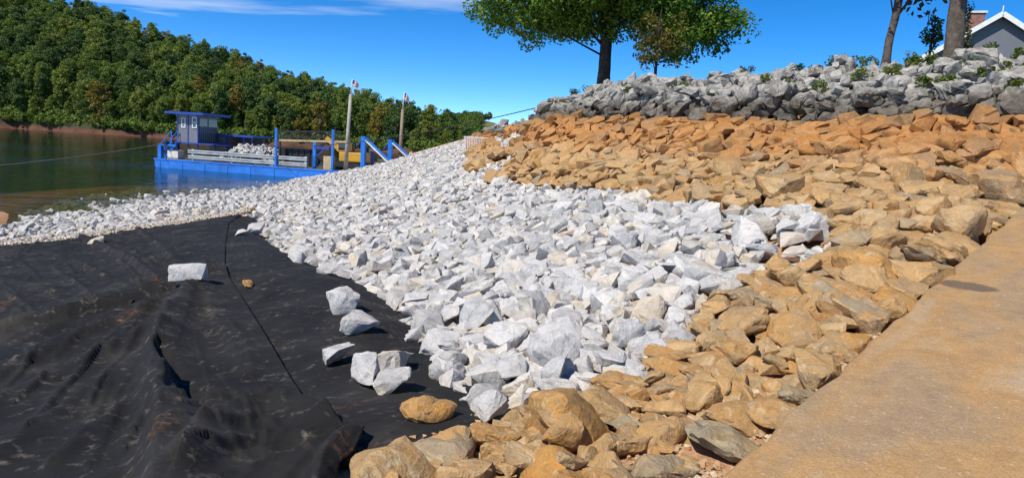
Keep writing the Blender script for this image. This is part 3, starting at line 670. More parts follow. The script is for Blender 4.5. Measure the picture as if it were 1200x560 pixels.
def sheet(label, Lc, Rc, nu, nv, off, folds, seed, ampl, th=(0.5, 0.86), edge_roll=None):
    v = np.linspace(0, 1, nv); lx, ly = curve(Lc, v); rx, ry = curve(Rc, v); u = np.linspace(0, 1, nu)[None, :]
    PX = lx[:, None]*(1-u)+rx[:, None]*u; PY = ly[:, None]*(1-u)+ry[:, None]*u
    X, Y = vhit(PX, PY); Z = bilg(BASE, X, Y)+off
    wr = np.zeros(X.size)
    for i, (x, y) in enumerate(zip(X.ravel(), Y.ravel())):
        a = x*th[0]+y*th[1]; c_ = -x*th[1]+y*th[0]
        wx = noise.noise((x*0.6+seed, y*0.6, 3.1))*0.9
        r1 = 1-abs(noise.noise((a*0.33+seed, (c_+wx)*1.05, 0.5)))*2.2
        r2 = 1-abs(noise.noise((a*0.9, (c_+wx)*2.6+seed, 7.5)))*2.2
        r3 = 1-abs(noise.noise((a*1.7+5, (c_+wx)*5.2+seed, 1.5)))*2.4
        wr[i] = max(r1, 0)**5*0.05+max(r2, 0)**5*0.032+max(r3, 0)**4*0.016*max(0, noise.noise((x*0.7, y*0.7, 9+seed))+0.35)*2+noise.noise((x*0.9, y*0.9, seed))*0.02+noise.noise((x*5.3, y*5.3, seed))*0.006
    wr = wr.reshape(X.shape)*ampl
    for pl, A, wdt in folds:
        q = vhit(np.array([p[0] for p in pl], float), np.array([p[1] for p in pl], float)); dd = segdist(X, Y, list(zip(*q)))
        sd_ = sdist(X, Y, list(zip(*q))); wr = wr+A*np.exp(-(dd/np.where(sd_ > 0, wdt, wdt*0.38))**2)
    eu = np.minimum(1, np.minimum((1-u)*nu/10+0*PX, 1)); Z = Z+wr*(0.25+0.75*eu)
    idx = np.arange(nu*nv).reshape(nv, nu); T = np.stack([idx[:-1, :-1], idx[1:, :-1], idx[1:, 1:], idx[:-1, 1:]], -1).reshape(-1, 4)
    o = link('filter_fabric', npmesh('filter_fabric', np.c_[X.ravel(), Y.ravel(), Z.ravel()], T, MAT['fabric'], True))
    sm = o.modifiers.new('thickness', 'SOLIDIFY'); sm.thickness = 0.006; sm.offset = -1
    return tag(o, label, 'fabric', 'black filter fabric sheets')
cz = random.Random(42)
def creases(n, x0, x1, y0, y1, aim, jit, lmin, lmax, A, wd):
    out = []
    for _ in range(n):
        x, y = cz.uniform(x0, x1), cz.uniform(y0, y1); a = (math.atan2(aim[1]-y, aim[0]-x) if len(aim) == 2 else aim[0])+cz.gauss(0, jit); l = cz.uniform(lmin, lmax); b = a+cz.gauss(0, 0.25)
        out.append(([(x, y), (x+math.cos(a)*l*0.5, y+math.sin(a)*l*0.5), (x+math.cos(a)*l*0.5+math.cos(b)*l*0.5, y+math.sin(a)*l*0.5+math.sin(b)*l*0.5)], A*cz.uniform(0.5, 1.2), wd*cz.uniform(0.6, 1.4)))
    return out
sheet('rightmost black filter fabric sheet running under the white rock bed', [(296,238),(266,256),(258,262),(256,322),(284,382),(322,452),(345,505),(372,545)], [(330,245),(400,285),(470,330),(560,400),(606,440),(590,466),(556,477),(500,500),(432,519),(420,530)], 90, 150, 0.02, [([(265,305),(330,288),(390,275)], 0.03, 0.12), ([(270,350),(340,330)], 0.02, 0.1)], 3.0, 0.45)
sheet('upper left black filter fabric sheet below the far white rocks', [(-120,306),(-120,450)], [(292,244),(268,262),(264,290),(263,330)], 200, 90, 0.045,
      [([(85,274),(120,292),(150,306),(182,334)], 0.10, 0.10), ([(160,270),(185,290),(205,312)], 0.07, 0.12), ([(60,300),(100,318),(125,330)], 0.06, 0.1), ([(-40,320),(60,345)], 0.06, 0.14), ([(140,262),(142,275)], 0.05, 0.07)]+creases(16, -40, 230, 285, 370, (0.5,), 0.25, 25, 70, 0.045, 0.06)+creases(10, 0, 230, 280, 340, (2.7,), 0.3, 20, 60, 0.035, 0.05), 11.0, 0.6)
sheet('large lower left black filter fabric sheet with deep folds in the foreground', [(-160,432),(-160,900)], [(264,315),(268,330),(300,382),(340,452),(362,488),(400,500),(428,508),(418,524),(398,545),(388,580),(384,900)], 300, 280, 0.075,
      [([(250,320),(195,345),(115,369),(0,397),(-120,426)], 0.17, 0.10), ([(222,350),(200,383),(183,424),(177,466),(190,515),(184,570),(180,660)], 0.17, 0.22), ([(186,428),(204,462),(228,492)], -0.10, 0.10),
       ([(206,357),(77,407),(0,448),(-100,500)], 0.09, 0.16), ([(190,385),(118,424),(0,483),(-100,535)], 0.08, 0.14), ([(185,405),(140,445),(60,505),(-20,560)], 0.07, 0.13), ([(175,470),(120,510),(60,560)], 0.06, 0.12), ([(240,345),(262,395),(292,450)], 0.04, 0.16), ([(215,345),(120,378),(30,405)], 0.05, 0.10),
       ([(380,506),(330,492),(285,500),(245,530),(215,580)], 0.12, 0.16), ([(420,512),(392,528),(372,560),(360,620)], 0.09, 0.12), ([(228,492),(270,480),(330,470)], 0.04, 0.12), ([(250,560),(300,535),(360,525)], 0.05, 0.1)]+creases(26, -20, 190, 380, 560, (226, 335), 0.14, 60, 170, 0.024, 0.055)+creases(12, 200, 330, 380, 540, (0.9,), 0.5, 40, 100, 0.018, 0.05)+creases(14, 150, 390, 480, 570, (-0.35,), 0.5, 40, 110, 0.02, 0.05), 23.0, 0.55)

# ------------------------------------------------------------------ foliage tools
def leaf_mat(name, cols, trans=0.35, scale=0.35, isl=0.55):
    m, t, b, out = newmat(name); g = N(t, 'ShaderNodeNewGeometry'); oi = N(t, 'ShaderNodeObjectInfo')
    r = mth(t, 'FRACT', mth(t, 'ADD', mth(t, 'MULTIPLY', g.outputs['Random Per Island'], isl), oi.outputs['Random']))
    n = ntex(t, g.outputs['Position'], scale, 3); c = ramp(t, mth(t, 'FRACT', r), cols)
    c = mixrgb(t, 0.5, c, ramp(t, n, [(0.3, (0.6, 0.62, 0.6)), (0.7, (1.3, 1.25, 1.1))]), 'MULTIPLY')
    L(t, c, b.inputs['Base Color']); b.inputs['Roughness'].default_value = 0.55; b.inputs['Specular IOR Level'].default_value = 0.3
    tl = N(t, 'ShaderNodeBsdfTranslucent'); L(t, mixrgb(t, 1.0, c, (1.5, 1.6, 0.5), 'MULTIPLY'), tl.inputs[0])
    ms = N(t, 'ShaderNodeMixShader'); ms.inputs[0].default_value = trans; L(t, b.outputs[0], ms.inputs[1]); L(t, tl.outputs[0], ms.inputs[2]); L(t, ms.outputs[0], out.inputs[0])
    return m
MAT['bark'] = simple('bark', (0.115, 0.09, 0.07), 0.95, 0, 0.4, 9, 0.9, 22)
MAT['dark_bark'] = simple('dark_bark', (0.055, 0.045, 0.038), 0.95, 0, 0.4, 9, 0.9, 22)
MAT['pale_bark'] = simple('pale_bark', (0.30, 0.27, 0.22), 0.95, 0, 0.4, 2, 0.5, 10)
def leaves(centres, radii, per, size, r_, out_bias=0.6, flat=1.0):
    """leaf quads round clump centres; returns V,T"""
    n = len(centres)*per; c = np.repeat(np.array(centres, float), per, 0); rd = np.repeat(np.array(radii, float), per)
    d = r_.normal(size=(n, 3)); d /= np.linalg.norm(d, axis=1)[:, None]; rad = rd*(0.35+0.65*r_.random(n)**0.5)
    p = c+d*rad[:, None]*np.array([1, 1, flat])
    nr = d*out_bias+r_.normal(size=(n, 3))*0.55+np.array([0, 0, 0.35]); nr /= np.linalg.norm(nr, axis=1)[:, None]
    a = np.cross(nr, r_.normal(size=(n, 3))); a /= np.linalg.norm(a, axis=1)[:, None]; b_ = np.cross(nr, a)
    s = size*(0.6+0.8*r_.random(n))[:, None]
    V = np.stack([p-a*s*0.62, p-b_*s*0.36+nr*s*0.10, p+a*s*0.62, p+b_*s*0.36+nr*s*0.10], 1).reshape(-1, 3)
    return V, np.arange(n*4).reshape(-1, 4)
def clumps(ells, n, r_, rmin, rmax, shell=0.5):
    C, Rr = [], []; vols = np.array([e[3]*e[4]*e[5] for e in ells]); pr = vols/vols.sum()
    while len(C) < n:
        e = ells[r_.choice(len(ells), p=pr)]; d = r_.normal(size=3); d /= np.linalg.norm(d); k = (shell+(1-shell)*r_.random())
        C.append((e[0]+d[0]*e[3]*k, e[1]+d[1]*e[4]*k, e[2]+d[2]*e[5]*k)); Rr.append(r_.uniform(rmin, rmax))
    return np.array(C), np.array(Rr)

# ------------------------------------------------------------------ wooded hill across the lake
RIDGE = np.array([(-400,-150),(-250,-95),(0,-22),(60,-8),(110,6),(150,18),(200,40),(260,54),(330,82),(400,97),(440,110),(480,120),(515,129),(532,142),(546,154),(558,168),(620,170),(700,178),(800,184)], float)
def yh(px): return 175.9+(px-600)*0.0612
def shore_d(px): return np.interp(px, [-400, 0, 200, 400, 510, 800], [250, 241, 228, 226, 207, 200])
HD = 120.0
def hill_z(px, dep):
    d0 = shore_d(px); k = np.clip((dep-d0)/HD, 0, 1); top = 1.6+(yh(px)-np.interp(px, RIDGE[:, 0], RIDGE[:, 1]))*(d0+HD)/FPX-14.0
    top = np.maximum(top, 1.0)
    return np.where(dep < d0, WZ-0.6, WZ+np.clip((dep-d0)/3.5, 0, 1)*1.25+(top-0.6)*k**0.85)
pxs = np.linspace(-400, 800, 120); vs_ = np.r_[-4, 0, 2, 4, 7, np.linspace(12, HD, 14), HD+60]
PXg, VV = np.meshgrid(pxs, vs_); DD = shore_d(PXg)+VV+np.sin(PXg*0.05)*2+np.sin(PXg*0.13)*1.3
ZZ = hill_z(PXg, shore_d(PXg)+VV); XX = (PXg-600)/FPX*DD*0.995
m, t, b, out = newmat('hill_soil'); g = N(t, 'ShaderNodeNewGeometry'); sp = N(t, 'ShaderNodeSeparateXYZ'); L(t, g.outputs['Position'], sp.inputs[0])
soil = ramp(t, ntex(t, g.outputs['Position'], 0.35, 5), [(0.3, (0.06, 0.03, 0.018)), (0.6, (0.125, 0.05, 0.026)), (0.8, (0.10, 0.075, 0.03))])
c = mixrgb(t, maprange(t, sp.outputs[2], -0.5, 0.3), soil, ramp(t, ntex(t, g.outputs['Position'], 0.5, 5), [(0.35, (0.025, 0.03, 0.012)), (0.7, (0.06, 0.06, 0.022))]))
L(t, c, b.inputs['Base Color']); b.inputs['Roughness'].default_value = 1.0; MAT['hill'] = m
nh, nw = XX.shape; idx = np.arange(nh*nw).reshape(nh, nw); T = np.stack([idx[:-1, :-1], idx[:-1, 1:], idx[1:, 1:], idx[1:, :-1]], -1).reshape(-1, 4)
tag(link('hill', npmesh('hill', np.c_[XX.ravel(), DD.ravel(), ZZ.ravel()], T, m, True)), kind='structure')
CLS = [('dark green', leaf_mat('dark_foliage', [(0, (0.045, 0.09, 0.02)), (0.5, (0.065, 0.118, 0.025)), (1, (0.082, 0.13, 0.03))], 0.2, 0.25, 0.2)),
       ('mid green', leaf_mat('mid_foliage', [(0, (0.10, 0.165, 0.03)), (0.5, (0.135, 0.195, 0.034)), (1, (0.155, 0.205, 0.038))], 0.25, 0.25, 0.2)),
       ('light green', leaf_mat('light_foliage', [(0, (0.17, 0.22, 0.035)), (0.5, (0.19, 0.23, 0.04)), (1, (0.21, 0.22, 0.04))], 0.25, 0.25, 0.2)),
       ('yellowing', leaf_mat('yellow_foliage', [(0, (0.22, 0.18, 0.03)), (0.6, (0.20, 0.16, 0.03)), (1, (0.17, 0.13, 0.03))], 0.25, 0.25, 0.2))]
TP = []
for k in range(8):
    r_ = np.random.default_rng(500+k); hgt = 1.0; narrow = [0.95, 0.7, 1.15, 0.8, 1.2, 0.6, 0.9, 1.05][k]
    ells = [(0, 0, 8.2, 3.6*narrow, 3.6*narrow, 5.8)]+[(r_.uniform(-2, 2)*narrow, r_.uniform(-2, 2)*narrow, r_.uniform(2.6, 12.0), 2.2*narrow, 2.2*narrow, 1.9) for _ in range(6)]
    C, Rr = clumps(ells, 66, r_, 0.7, 1.5, 0.55); V, T = leaves(C, Rr, 62, 0.48, r_, 0.9, 0.75)
    crown = npmesh('crown', V, T, CLS[0][1])
    mb = MB(); top = (r_.uniform(-0.6, 0.6), r_.uniform(-0.6, 0.6), 11); mb.tube([(0, 0, -1.5), (0.05, 0, 3), (top[0]*0.5, top[1]*0.5, 7), top], [0.26, 0.2, 0.14, 0.05], 6)
    for c in C[:7]: mb.tube([(top[0]*0.4, top[1]*0.4, 5.0), tuple(np.array((top[0]*0.4, top[1]*0.4, 5.0))*0.4+c*0.6+np.array([0, 0, 0.4])), tuple(c)], [0.1, 0.06, 0.03], 4)
    tr_o = mb.build('trunk', MAT['bark' if k % 3 else 'pale_bark']); tm = tr_o.data; bpy.data.objects.remove(tr_o)
    TP.append((crown, tm))
TM = [('the barge cabin', 225, 145), ('the pale flag pole', 411, 140), ('the brown flag pole', 472, 150), ('the left mooring post', 324, 150), ('the left frame edge', 0, 90), ('the cloud wisp end', 150, 20), ('the white gangway', 550, 165), ('the stern winch', 100, 150)]
cand = []
r_ = np.random.default_rng(77); dep = 3.0; row = 0
while dep < HD+12:
    px = -75+r_.uniform(0, 15)
    while px < 546:
        D = shore_d(px)+max(dep+r_.uniform(-2.5, 2.5), 3.2); cand.append((px, D, row)) if not (row == 1 and px < 250 and False) else None; px += r_.uniform(4.0, 6.6)*FPX/D
    dep += 5.6; row += 1
hor = np.full(1000, 400.0); kept = []
for px, D, row in cand:
    z = float(hill_z(np.array(px), np.array(D))); sc = r_.uniform(0.72, 1.12)*(0.62 if row == 0 and r_.random() < 0.5 else 1)
    lim = (1.6+(yh(px)-np.interp(px, RIDGE[:, 0], RIDGE[:, 1]))*D/FPX-z)/14.2*r_.uniform(0.85, 1.1); sc = min(sc, lim) if px > 380 else sc
    if sc < 0.3: continue
    top = yh(px)-(z+14.2*sc-1.6)*FPX/D; i0 = int(px+100); hw = 7
    if hor[max(i0-hw, 0):i0+hw].min()-top < 1.0 and row > 0: continue
    seen = hor[max(i0-hw, 0):i0+hw].mean()-top
    for q in range(max(i0-hw, 0), i0+hw): hor[q] = min(hor[q], top+abs(q-i0)*0.6)
    kept.append((min(seen, 60)*sc, px, D, z, sc, row))
kept.sort(key=lambda q: -q[0])
print('TREES', len(kept))
sv, stt, sn = [], [], 0
for i, (_, px, D, z, sc, row) in enumerate(kept):
    k = int(r_.integers(8)); x = (px-600)/FPX*D; rz = r_.uniform(0, 6.28)
    pc = [0.34, 0.43, 0.205, 0.025] if row else [0.25, 0.35, 0.25, 0.15]
    cl_ = int(r_.choice(4, p=pc)); dk = px < 90
    if dk and cl_ >= 2 and r_.random() < 0.6: cl_ = int(r_.integers(2))
    if i < 300:
        e = empty('hillside_tree', (x, D, z), rz); e.scale = (sc*1.02, sc*1.02, sc)
        o = link('crown', TP[k][0], e); o.material_slots[0].link = 'OBJECT'; o.material_slots[0].material = CLS[cl_][1]
        link('trunk', TP[k][1], e)
        py = yh(px)-(z+8*sc-1.6)*FPX/D; skyl = py < np.interp(px, RIDGE[:, 0], RIDGE[:, 1])+26
        size = 'low' if sc < 0.7 else ('mid sized' if sc < 0.95 else 'tall')
        at_ = 'by far water' if row == 0 else ('on the skyline' if skyl else 'on the hill')
        tag(e, '%s %s tree %s %s' % (size, CLS[cl_][0], at_, where(px, py, TM)), 'tree', 'trees on the hillside across the lake')
    else:
        nv_ = len(TP[k][0].vertices); V = np.empty(nv_*3, np.float32); TP[k][0].vertices.foreach_get('co', V); V = V.reshape(-1, 3)*sc
        c_, s_ = math.cos(rz), math.sin(rz); V = V@np.array([[c_, s_, 0], [-s_, c_, 0], [0, 0, 1]])+np.array([x, D, z]); sv.append(V); stt.append(np.arange(nv_).reshape(-1, 4)+sn); sn += nv_
if sv: tag(link('hillside_wood', npmesh('hillside_wood', np.vstack(sv), np.vstack(stt), CLS[1][1])), 'rest of the green wood filling gaps on the hillside', 'wood', None, 'stuff')

sv, stt, sn = [], [], 0
for _ in range(1500):
    px = r_.uniform(-90, 560); D = shore_d(px)+2.2+30*r_.random()**2; C, Rr = clumps([(0, 0, 1.0, 2.2, 2.0, 1.3)], 4, r_, 0.6, 1.2, 0.4); V, T = leaves(C, Rr, 34, 0.5, r_, 0.9, 0.8)
    sv.append(V*r_.uniform(0.7, 1.5)+np.array([(px-600)/FPX*D, D, float(hill_z(np.array(px), np.array(D)))])); stt.append(T+sn); sn += len(V)
tag(link('shore_scrub', npmesh('shore_scrub', np.vstack(sv), np.vstack(stt), CLS[1][1])), 'low green scrub along the far shore under the trees', 'scrub', None, 'stuff')

# --- far ridge with a mown field and a white farmhouse
FR = np.array([(380,150),(480,134),(520,130),(550,127),(572,131),(590,138),(612,141),(640,135),(690,130),(760,130)], float)
pxs = np.linspace(360, 780, 80); ds = np.linspace(430, 640, 16); PXg, DD = np.meshgrid(pxs, ds)
def far_z(px, d):
    k = np.clip((d-430)/200, 0, 1); top = 1.6+(yh(px)-np.interp(px, FR[:, 0], FR[:, 1]))*630/FPX-10
    return -2+(top+2)*k**0.9
ZZ = far_z(PXg, DD); XX = (PXg-600)/FPX*DD
m, t, b, out = newmat('field_grass'); g = N(t, 'ShaderNodeNewGeometry')
c = ramp(t, ntex(t, g.outputs['Position'], 0.06, 5), [(0.3, (0.10, 0.13, 0.03)), (0.6, (0.17, 0.17, 0.045)), (0.8, (0.13, 0.15, 0.035))]); L(t, c, b.inputs['Base Color']); b.inputs['Roughness'].default_value = 1
nh, nw = XX.shape; idx = np.arange(nh*nw).reshape(nh, nw); T = np.stack([idx[:-1, :-1], idx[:-1, 1:], idx[1:, 1:], idx[1:, :-1]], -1).reshape(-1, 4)
tag(link('far_hill', npmesh('far_hill', np.c_[XX.ravel(), DD.ravel(), ZZ.ravel()], T, m, True)), kind='structure')
sv, stt, sn = [], [], 0
r_ = np.random.default_rng(5); low = [leaves(*clumps([(0, 0, 6.5, 4, 4, 4.5)], 14, r_, 1.2, 2.2, 0.5), 26, 1.3, r_, 0.9, 0.8) for _ in range(4)]
for _ in range(3000):
    px = r_.uniform(380, 760); d = r_.uniform(440, 636); z = float(far_z(np.array(px), np.array(d))); py = yh(px)-(z+5-1.6)*FPX/d
    s = r_.uniform(0.5, 0.85)
    if 556 < px < 606 and yh(px)-(z+11*s-1.6)*FPX/d < 153 and yh(px)-(z-1.6)*FPX/d > 143: continue
    V, T = low[r_.integers(4)]; sv.append(V*s+np.array([(px-600)/FPX*d, d, z-0.5])); stt.append(T+sn); sn += len(V)
tag(link('far_wood', npmesh('far_wood', np.vstack(sv), np.vstack(stt), CLS[1][1])), 'distant wood on the low ridge beyond the lake', 'wood', None, 'stuff')
MAT['white_paint'] = simple('white_paint', (0.78, 0.78, 0.76), 0.5, 0, 0.06)
MAT['roof_grey'] = simple('roof_grey', (0.2, 0.19, 0.18), 0.8, 0, 0.1)
p = at(590, 147, 560); e = empty('farmhouse', (p[0], p[1], float(far_z(np.array(590.), np.array(560.))))); zb = p[2]-e.location.z
MB().box(-3, 3, -2, 2, -3, zb+2.0).build('wall', MAT['white_paint'], e)
MB().prism([(-3.4, zb+2.05), (3.4, zb+2.05), (2.8, zb+3.2), (-2.8, zb+3.2)], -2.4, 2.4).build('roof', MAT['roof_grey'], e)
tag(e, 'tiny white farmhouse on the green field of the far ridge', 'house')
#NEXT2
# ------------------------------------------------------------------ work barge
MAT['barge_blue'] = simple('barge_blue', (0.010, 0.18, 0.68), 0.38, 0, 0.22, 1.2, 0.15, 8)
MAT['trim_blue'] = simple('trim_blue', (0.012, 0.06, 0.36), 0.45, 0, 0.15, 2)
MAT['deck_rust'] = simple('deck_rust', (0.16, 0.11, 0.08), 0.85, 0, 0.4, 1.5)
MAT['siding_grey'] = simple('siding_grey', (0.18, 0.185, 0.20), 0.5, 0, 0.12, 2)
MAT['siding_brown'] = simple('siding_brown', (0.12, 0.11, 0.11), 0.6, 0, 0.2, 2)
MAT['glass'] = simple('glass', (0.03, 0.04, 0.05), 0.06, 0, 0.1)
MAT['galvanised'] = simple('galvanised', (0.45, 0.48, 0.48), 0.45, 0.35, 0.2, 2)
MAT['tank_white'] = simple('tank_white', (0.70, 0.68, 0.62), 0.5, 0, 0.12, 3)
MAT['black_steel'] = simple('black_steel', (0.022, 0.022, 0.026), 0.55, 0, 0.3, 1.5)
MAT['timber'] = simple('timber', (0.50, 0.38, 0.22), 0.8, 0, 0.25, 4)
MAT['tan_block'] = simple('tan_block', (0.52, 0.41, 0.22), 0.85, 0, 0.2, 3)
MAT['cat_yellow'] = simple('cat_yellow', (0.60, 0.33, 0.02), 0.5, 0, 0.15, 2)
MAT['pole_wood'] = simple('pole_wood', (0.30, 0.22, 0.14), 0.8, 0, 0.25, 2)
MAT['pole_pale'] = simple('pole_pale', (0.42, 0.38, 0.31), 0.8, 0, 0.2, 2)
MAT['rope'] = simple('rope', (0.20, 0.18, 0.15), 0.9, 0, 0.2)
DZ = WZ+0.73
b0 = onz(181, 185.5, DZ); b1 = onz(428, 203, DZ); bax = (b1-b0)[:2]; BLEN = float(np.linalg.norm(bax)); bax /= BLEN; bnr = np.array([-bax[1], bax[0]])
barge = empty('work_barge', (b0[0], b0[1], WZ), math.atan2(bax[1], bax[0]))
tag(barge, 'flat blue work barge with grey cabin moored beyond the white rocks', 'barge')
def bl(px, py, dy):
    """local (x, z) where a pixel's ray crosses the barge's lengthwise plane dy from its near side"""
    d = ray(px, py); o2 = b0[:2]+bnr*dy; tt = np.dot(o2-CAM[:2], bnr)/np.dot(d[:2], bnr); p = CAM+d*tt
    return float(np.dot(p[:2]-b0[:2], bax)), float(p[2]-WZ)
print('BARGE', BLEN)
mb = MB(); BW = 7.5
prof = [(0, 0.73), (0.05, 0.1), (0.6, -0.55), (BLEN-1.5, -0.55), (BLEN-0.15, 0.1), (BLEN, 0.73)]; mb.prism(prof, 0, BW)
hull = mb.build('hull', MAT['barge_blue'], barge)
MB().box(-0.03, BLEN+0.03, -0.05, 0, 0.63, 0.76).build('rub_rail', MAT['barge_blue'], hull)
for k in range(9): MB().box(0.5+k*BLEN/9, 0.54+k*BLEN/9, -0.03, 0.0, 0.0, 0.63).build('hull_rib', MAT['barge_blue'], hull)
MB().box(0.1, BLEN-0.1, 0.1, BW-0.1, 0.733, 0.75).build('deck', MAT['deck_rust'], barge)
# cabin
cy0, cy1 = 1.6, 4.2
cx0, cz1 = bl(208, 134, cy0); cx1, _ = bl(232, 134, cy0); _, cz0 = bl(220, 167, cy0)
cab = empty('cabin', (0, 0, 0)); cab.parent = barge
cab2 = MB().box(cx0, cx1, cy0, cy1, cz0, cz1).build('cabin_wall', MAT['siding_grey'], barge); bpy.data.objects.remove(cab)
MB().box(cx1+0.002, cx1+0.03, cy0+0.06, cy1, cz0, cz0+1.35).build('brown_cladding', MAT['siding_brown'], cab2)
for k in range(9): MB().box(cx1+0.03, cx1+0.05, cy0+0.2+k*0.28, cy0+0.26+k*0.28, cz0, cz0+1.35).build('cladding_batten', MAT['siding_grey'], cab2)
for y0, y1 in ((cy0+0.15, cy0+1.2), (cy0+1.35, cy1-0.1)): MB().box(cx1+0.002, cx1+0.04, y0, y1, cz0+1.4, cz1-0.25).build('side_window', MAT['glass'], cab2)
for x in (cx0-0.03, (cx0+cx1)/2, cx1-0.05): MB().box(x, x+0.09, cy0-0.035, cy0-0.002, cz0-0.9 if x < cx1-0.1 else cz0, cz1).build('corner_trim', MAT['trim_blue'], cab2)
for px0, px1, py0, py1, nm in ((213, 217.8, 138, 150, 1), (225.5, 231, 137, 150.5, 2)):
    x0, z1 = bl(px0, py0, cy0); x1, z0 = bl(px1, py1, cy0)
    wdw = MB().box(x0, x1, cy0-0.06, cy0-0.003, z0, z1).build('window', MAT['white_paint'], cab2)
    hh = (z1-z0)
    for a, b_ in (((0.12, 0.9),) if nm == 1 else ((0.10, 0.46), (0.54, 0.9))): MB().box(x0+0.09, x1-0.09, cy0-0.075, cy0-0.06, z0+hh*a, z0+hh*b_).build('pane', MAT['glass'] if nm == 2 else MAT['siding_grey'], wdw)
MB().box(cx0-0.75, cx1+0.9, cy0-0.6, cy1+0.6, cz1, cz1+0.2).build('cabin_roof', MAT['trim_blue'], barge)
for x in (cx0+0.05, cx1-0.1):
    for y in (cy0+0.1, cy1-0.1): MB().box(x-0.05, x+0.05, y-0.05, y+0.05, 0.75, cz0).build('cabin_leg', MAT['trim_blue'], barge)
MB().box(cx0-0.1, cx1+1.6, cy0-0.3, cy1, cz0-0.10, cz0-0.002).build('cabin_platform', MAT['trim_blue'], barge)
for k in range(5): MB().box(cx0-1.0+k*0.22, cx0-0.75+k*0.22, cy0-0.9, cy0-0.2, 0.9+k*0.25, 0.94+k*0.25).build('stair_tread', MAT['barge_blue'], barge)
for y in (cy0-0.92, cy0-0.18):
    MB().bar((cx0-1.1, y, 0.75), (cx0+0.15, y, 2.15), 0.06, 0.14).build('stair_string', MAT['barge_blue'], barge)
    MB().bar((cx0-1.1, y, 1.7), (cx0+0.15, y, 3.1), 0.05).build('handrail', MAT['barge_blue'], barge)
    for k in (0, 0.5, 1): MB().bar((cx0-1.1+1.25*k, y, 0.78+1.4*k), (cx0-1.1+1.25*k, y, 1.7+1.4*k), 0.045).build('rail_post', MAT['barge_blue'], barge)
# low shed behind the cabin
sx0, sz1 = bl(246, 158, 4.4); sx1, _ = bl(298, 160, 4.4)
sh = MB().box(sx0, sx0+1.6, 4.4, 6.6, 0.75, sz1-0.05).build('shed_wall', MAT['siding_grey'], barge)
MB().box(sx0+1.6, sx1-0.3, 6.2, 6.6, 0.75, sz1-0.05).build('shed_back', MAT['siding_brown'], barge)
MB().box(sx0+1.6, sx0+1.72, 4.37, 4.42, 0.75, sz1-0.05).build('corner_trim', MAT['trim_blue'], sh)
MB().box(sx0-0.3, sx1+0.1, 4.0, 7.0, sz1-0.05, sz1+0.13).build('shed_roof', MAT['trim_blue'], barge)
for x in (sx1-0.3, sx0+3.2): MB().box(x-0.05, x+0.05, 4.5, 4.6, 0.75, sz1-0.05).build('shed_post', MAT['trim_blue'], barge)
# winch post at the stern
wx, wz1 = bl(188, 172, 0.5); MB().box(wx-0.15, wx+0.15, 0.35, 0.65, 0.75, wz1+0.1).build('winch_post', MAT['barge_blue'], barge)
MB().box(wx-0.1, wx+1.5, 0.42, 0.58, wz1+0.1, wz1+0.26).build('winch_arm', MAT['barge_blue'], barge)
MB().tube([(wx+0.55, 0.3, wz1+0.33), (wx+0.55, 0.75, wz1+0.33)], 0.16, 12).build('winch_drum', MAT['black_steel'], barge)
# guard rails
gpx = [225.5, 271, 319, 358]; gx_ = [bl(p, 180, 0.35)[0] for p in gpx]; gz = bl(225, 175.5, 0.35)[1]
for x in gx_: MB().box(x-0.09, x+0.09, 0.37, 0.55, 0.75, gz+0.05).build('guardrail_post', MAT['galvanised'], barge)
for z in (gz-0.17, gz-0.62):
    mb = MB(); pr = [(0, -0.16), (-0.07, -0.11), (-0.07, -0.05), (0, 0), (-0.07, 0.05), (-0.07, 0.11), (0, 0.16)]
    for a in range(len(pr)-1):
        (y0, z0), (y1, z1) = pr[a], pr[a+1]; q = [(gx_[0]-0.4, 0.36+y0, z+z0), (gx_[-1]+0.15, 0.36+y0, z+z0), (gx_[-1]+0.15, 0.36+y1, z+z1), (gx_[0]-0.4, 0.36+y1, z+z1)]
        q2 = [(x, y+0.012, zz) for x, y, zz in q]; mb.add(q+q2, [(0, 1, 2, 3), (7, 6, 5, 4), (0, 4, 5, 1), (2, 6, 7, 3), (1, 5, 6, 2), (3, 7, 4, 0)])
    mb.build('guardrail_beam', MAT['galvanised'], barge)
# tall posts
for px, y0 in ((324.5, 150), (391, 152)):
    x, z = bl(px, y0, 0.3); MB().box(x-0.085, x+0.085, 0.14, 0.31, 0.75, z).build('mooring_post', MAT['barge_blue'], barge)
# dark bin wall, fold down boom, timber beam
x0, z1 = bl(326, 173, 3.2); x1, _ = bl(372, 176, 3.2); bw = MB().box(x0, x1, 3.2, 3.35, 0.75, z1).build('bin_wall', MAT['black_steel'], barge)
for k in range(7): MB().box(x0+0.1+k*(x1-x0-0.3)/6, x0+0.2+k*(x1-x0-0.3)/6, 3.12, 3.2, 0.75, z1).build('bin_stiffener', MAT['black_steel'], bw)
a = bl(326, 157.5, 4.5); c = bl(398, 158, 4.5); bo = MB()
for yy in (4.3, 4.9):
    bo.bar((a[0], yy, a[1]+0.25), (c[0], yy, c[1]+0.25), 0.09); bo.bar((a[0], yy, a[1]-0.25), (c[0], yy, c[1]-0.25), 0.09)
    for k in range(10):
        xa = a[0]+(c[0]-a[0])*k/10; xb = a[0]+(c[0]-a[0])*(k+1)/10; za = a[1]+(c[1]-a[1])*k/10; bo.bar((xa, yy, za-0.25), (xb, yy, za+0.25), 0.05)
bo.build('boom', MAT['black_steel'], barge)
a = bl(328, 164.5, 2.6); c = bl(406, 166.5, 2.6); MB().bar((a[0], 2.6, a[1]), (c[0], 2.6, c[1]), 0.2, 0.16).build('timber_beam', MAT['timber'], barge)
for q in (a, c): MB().box(q[0]-0.08, q[0]+0.08, 2.52, 2.68, 0.75, q[1]-0.08).build('beam_post', MAT['black_steel'], barge)
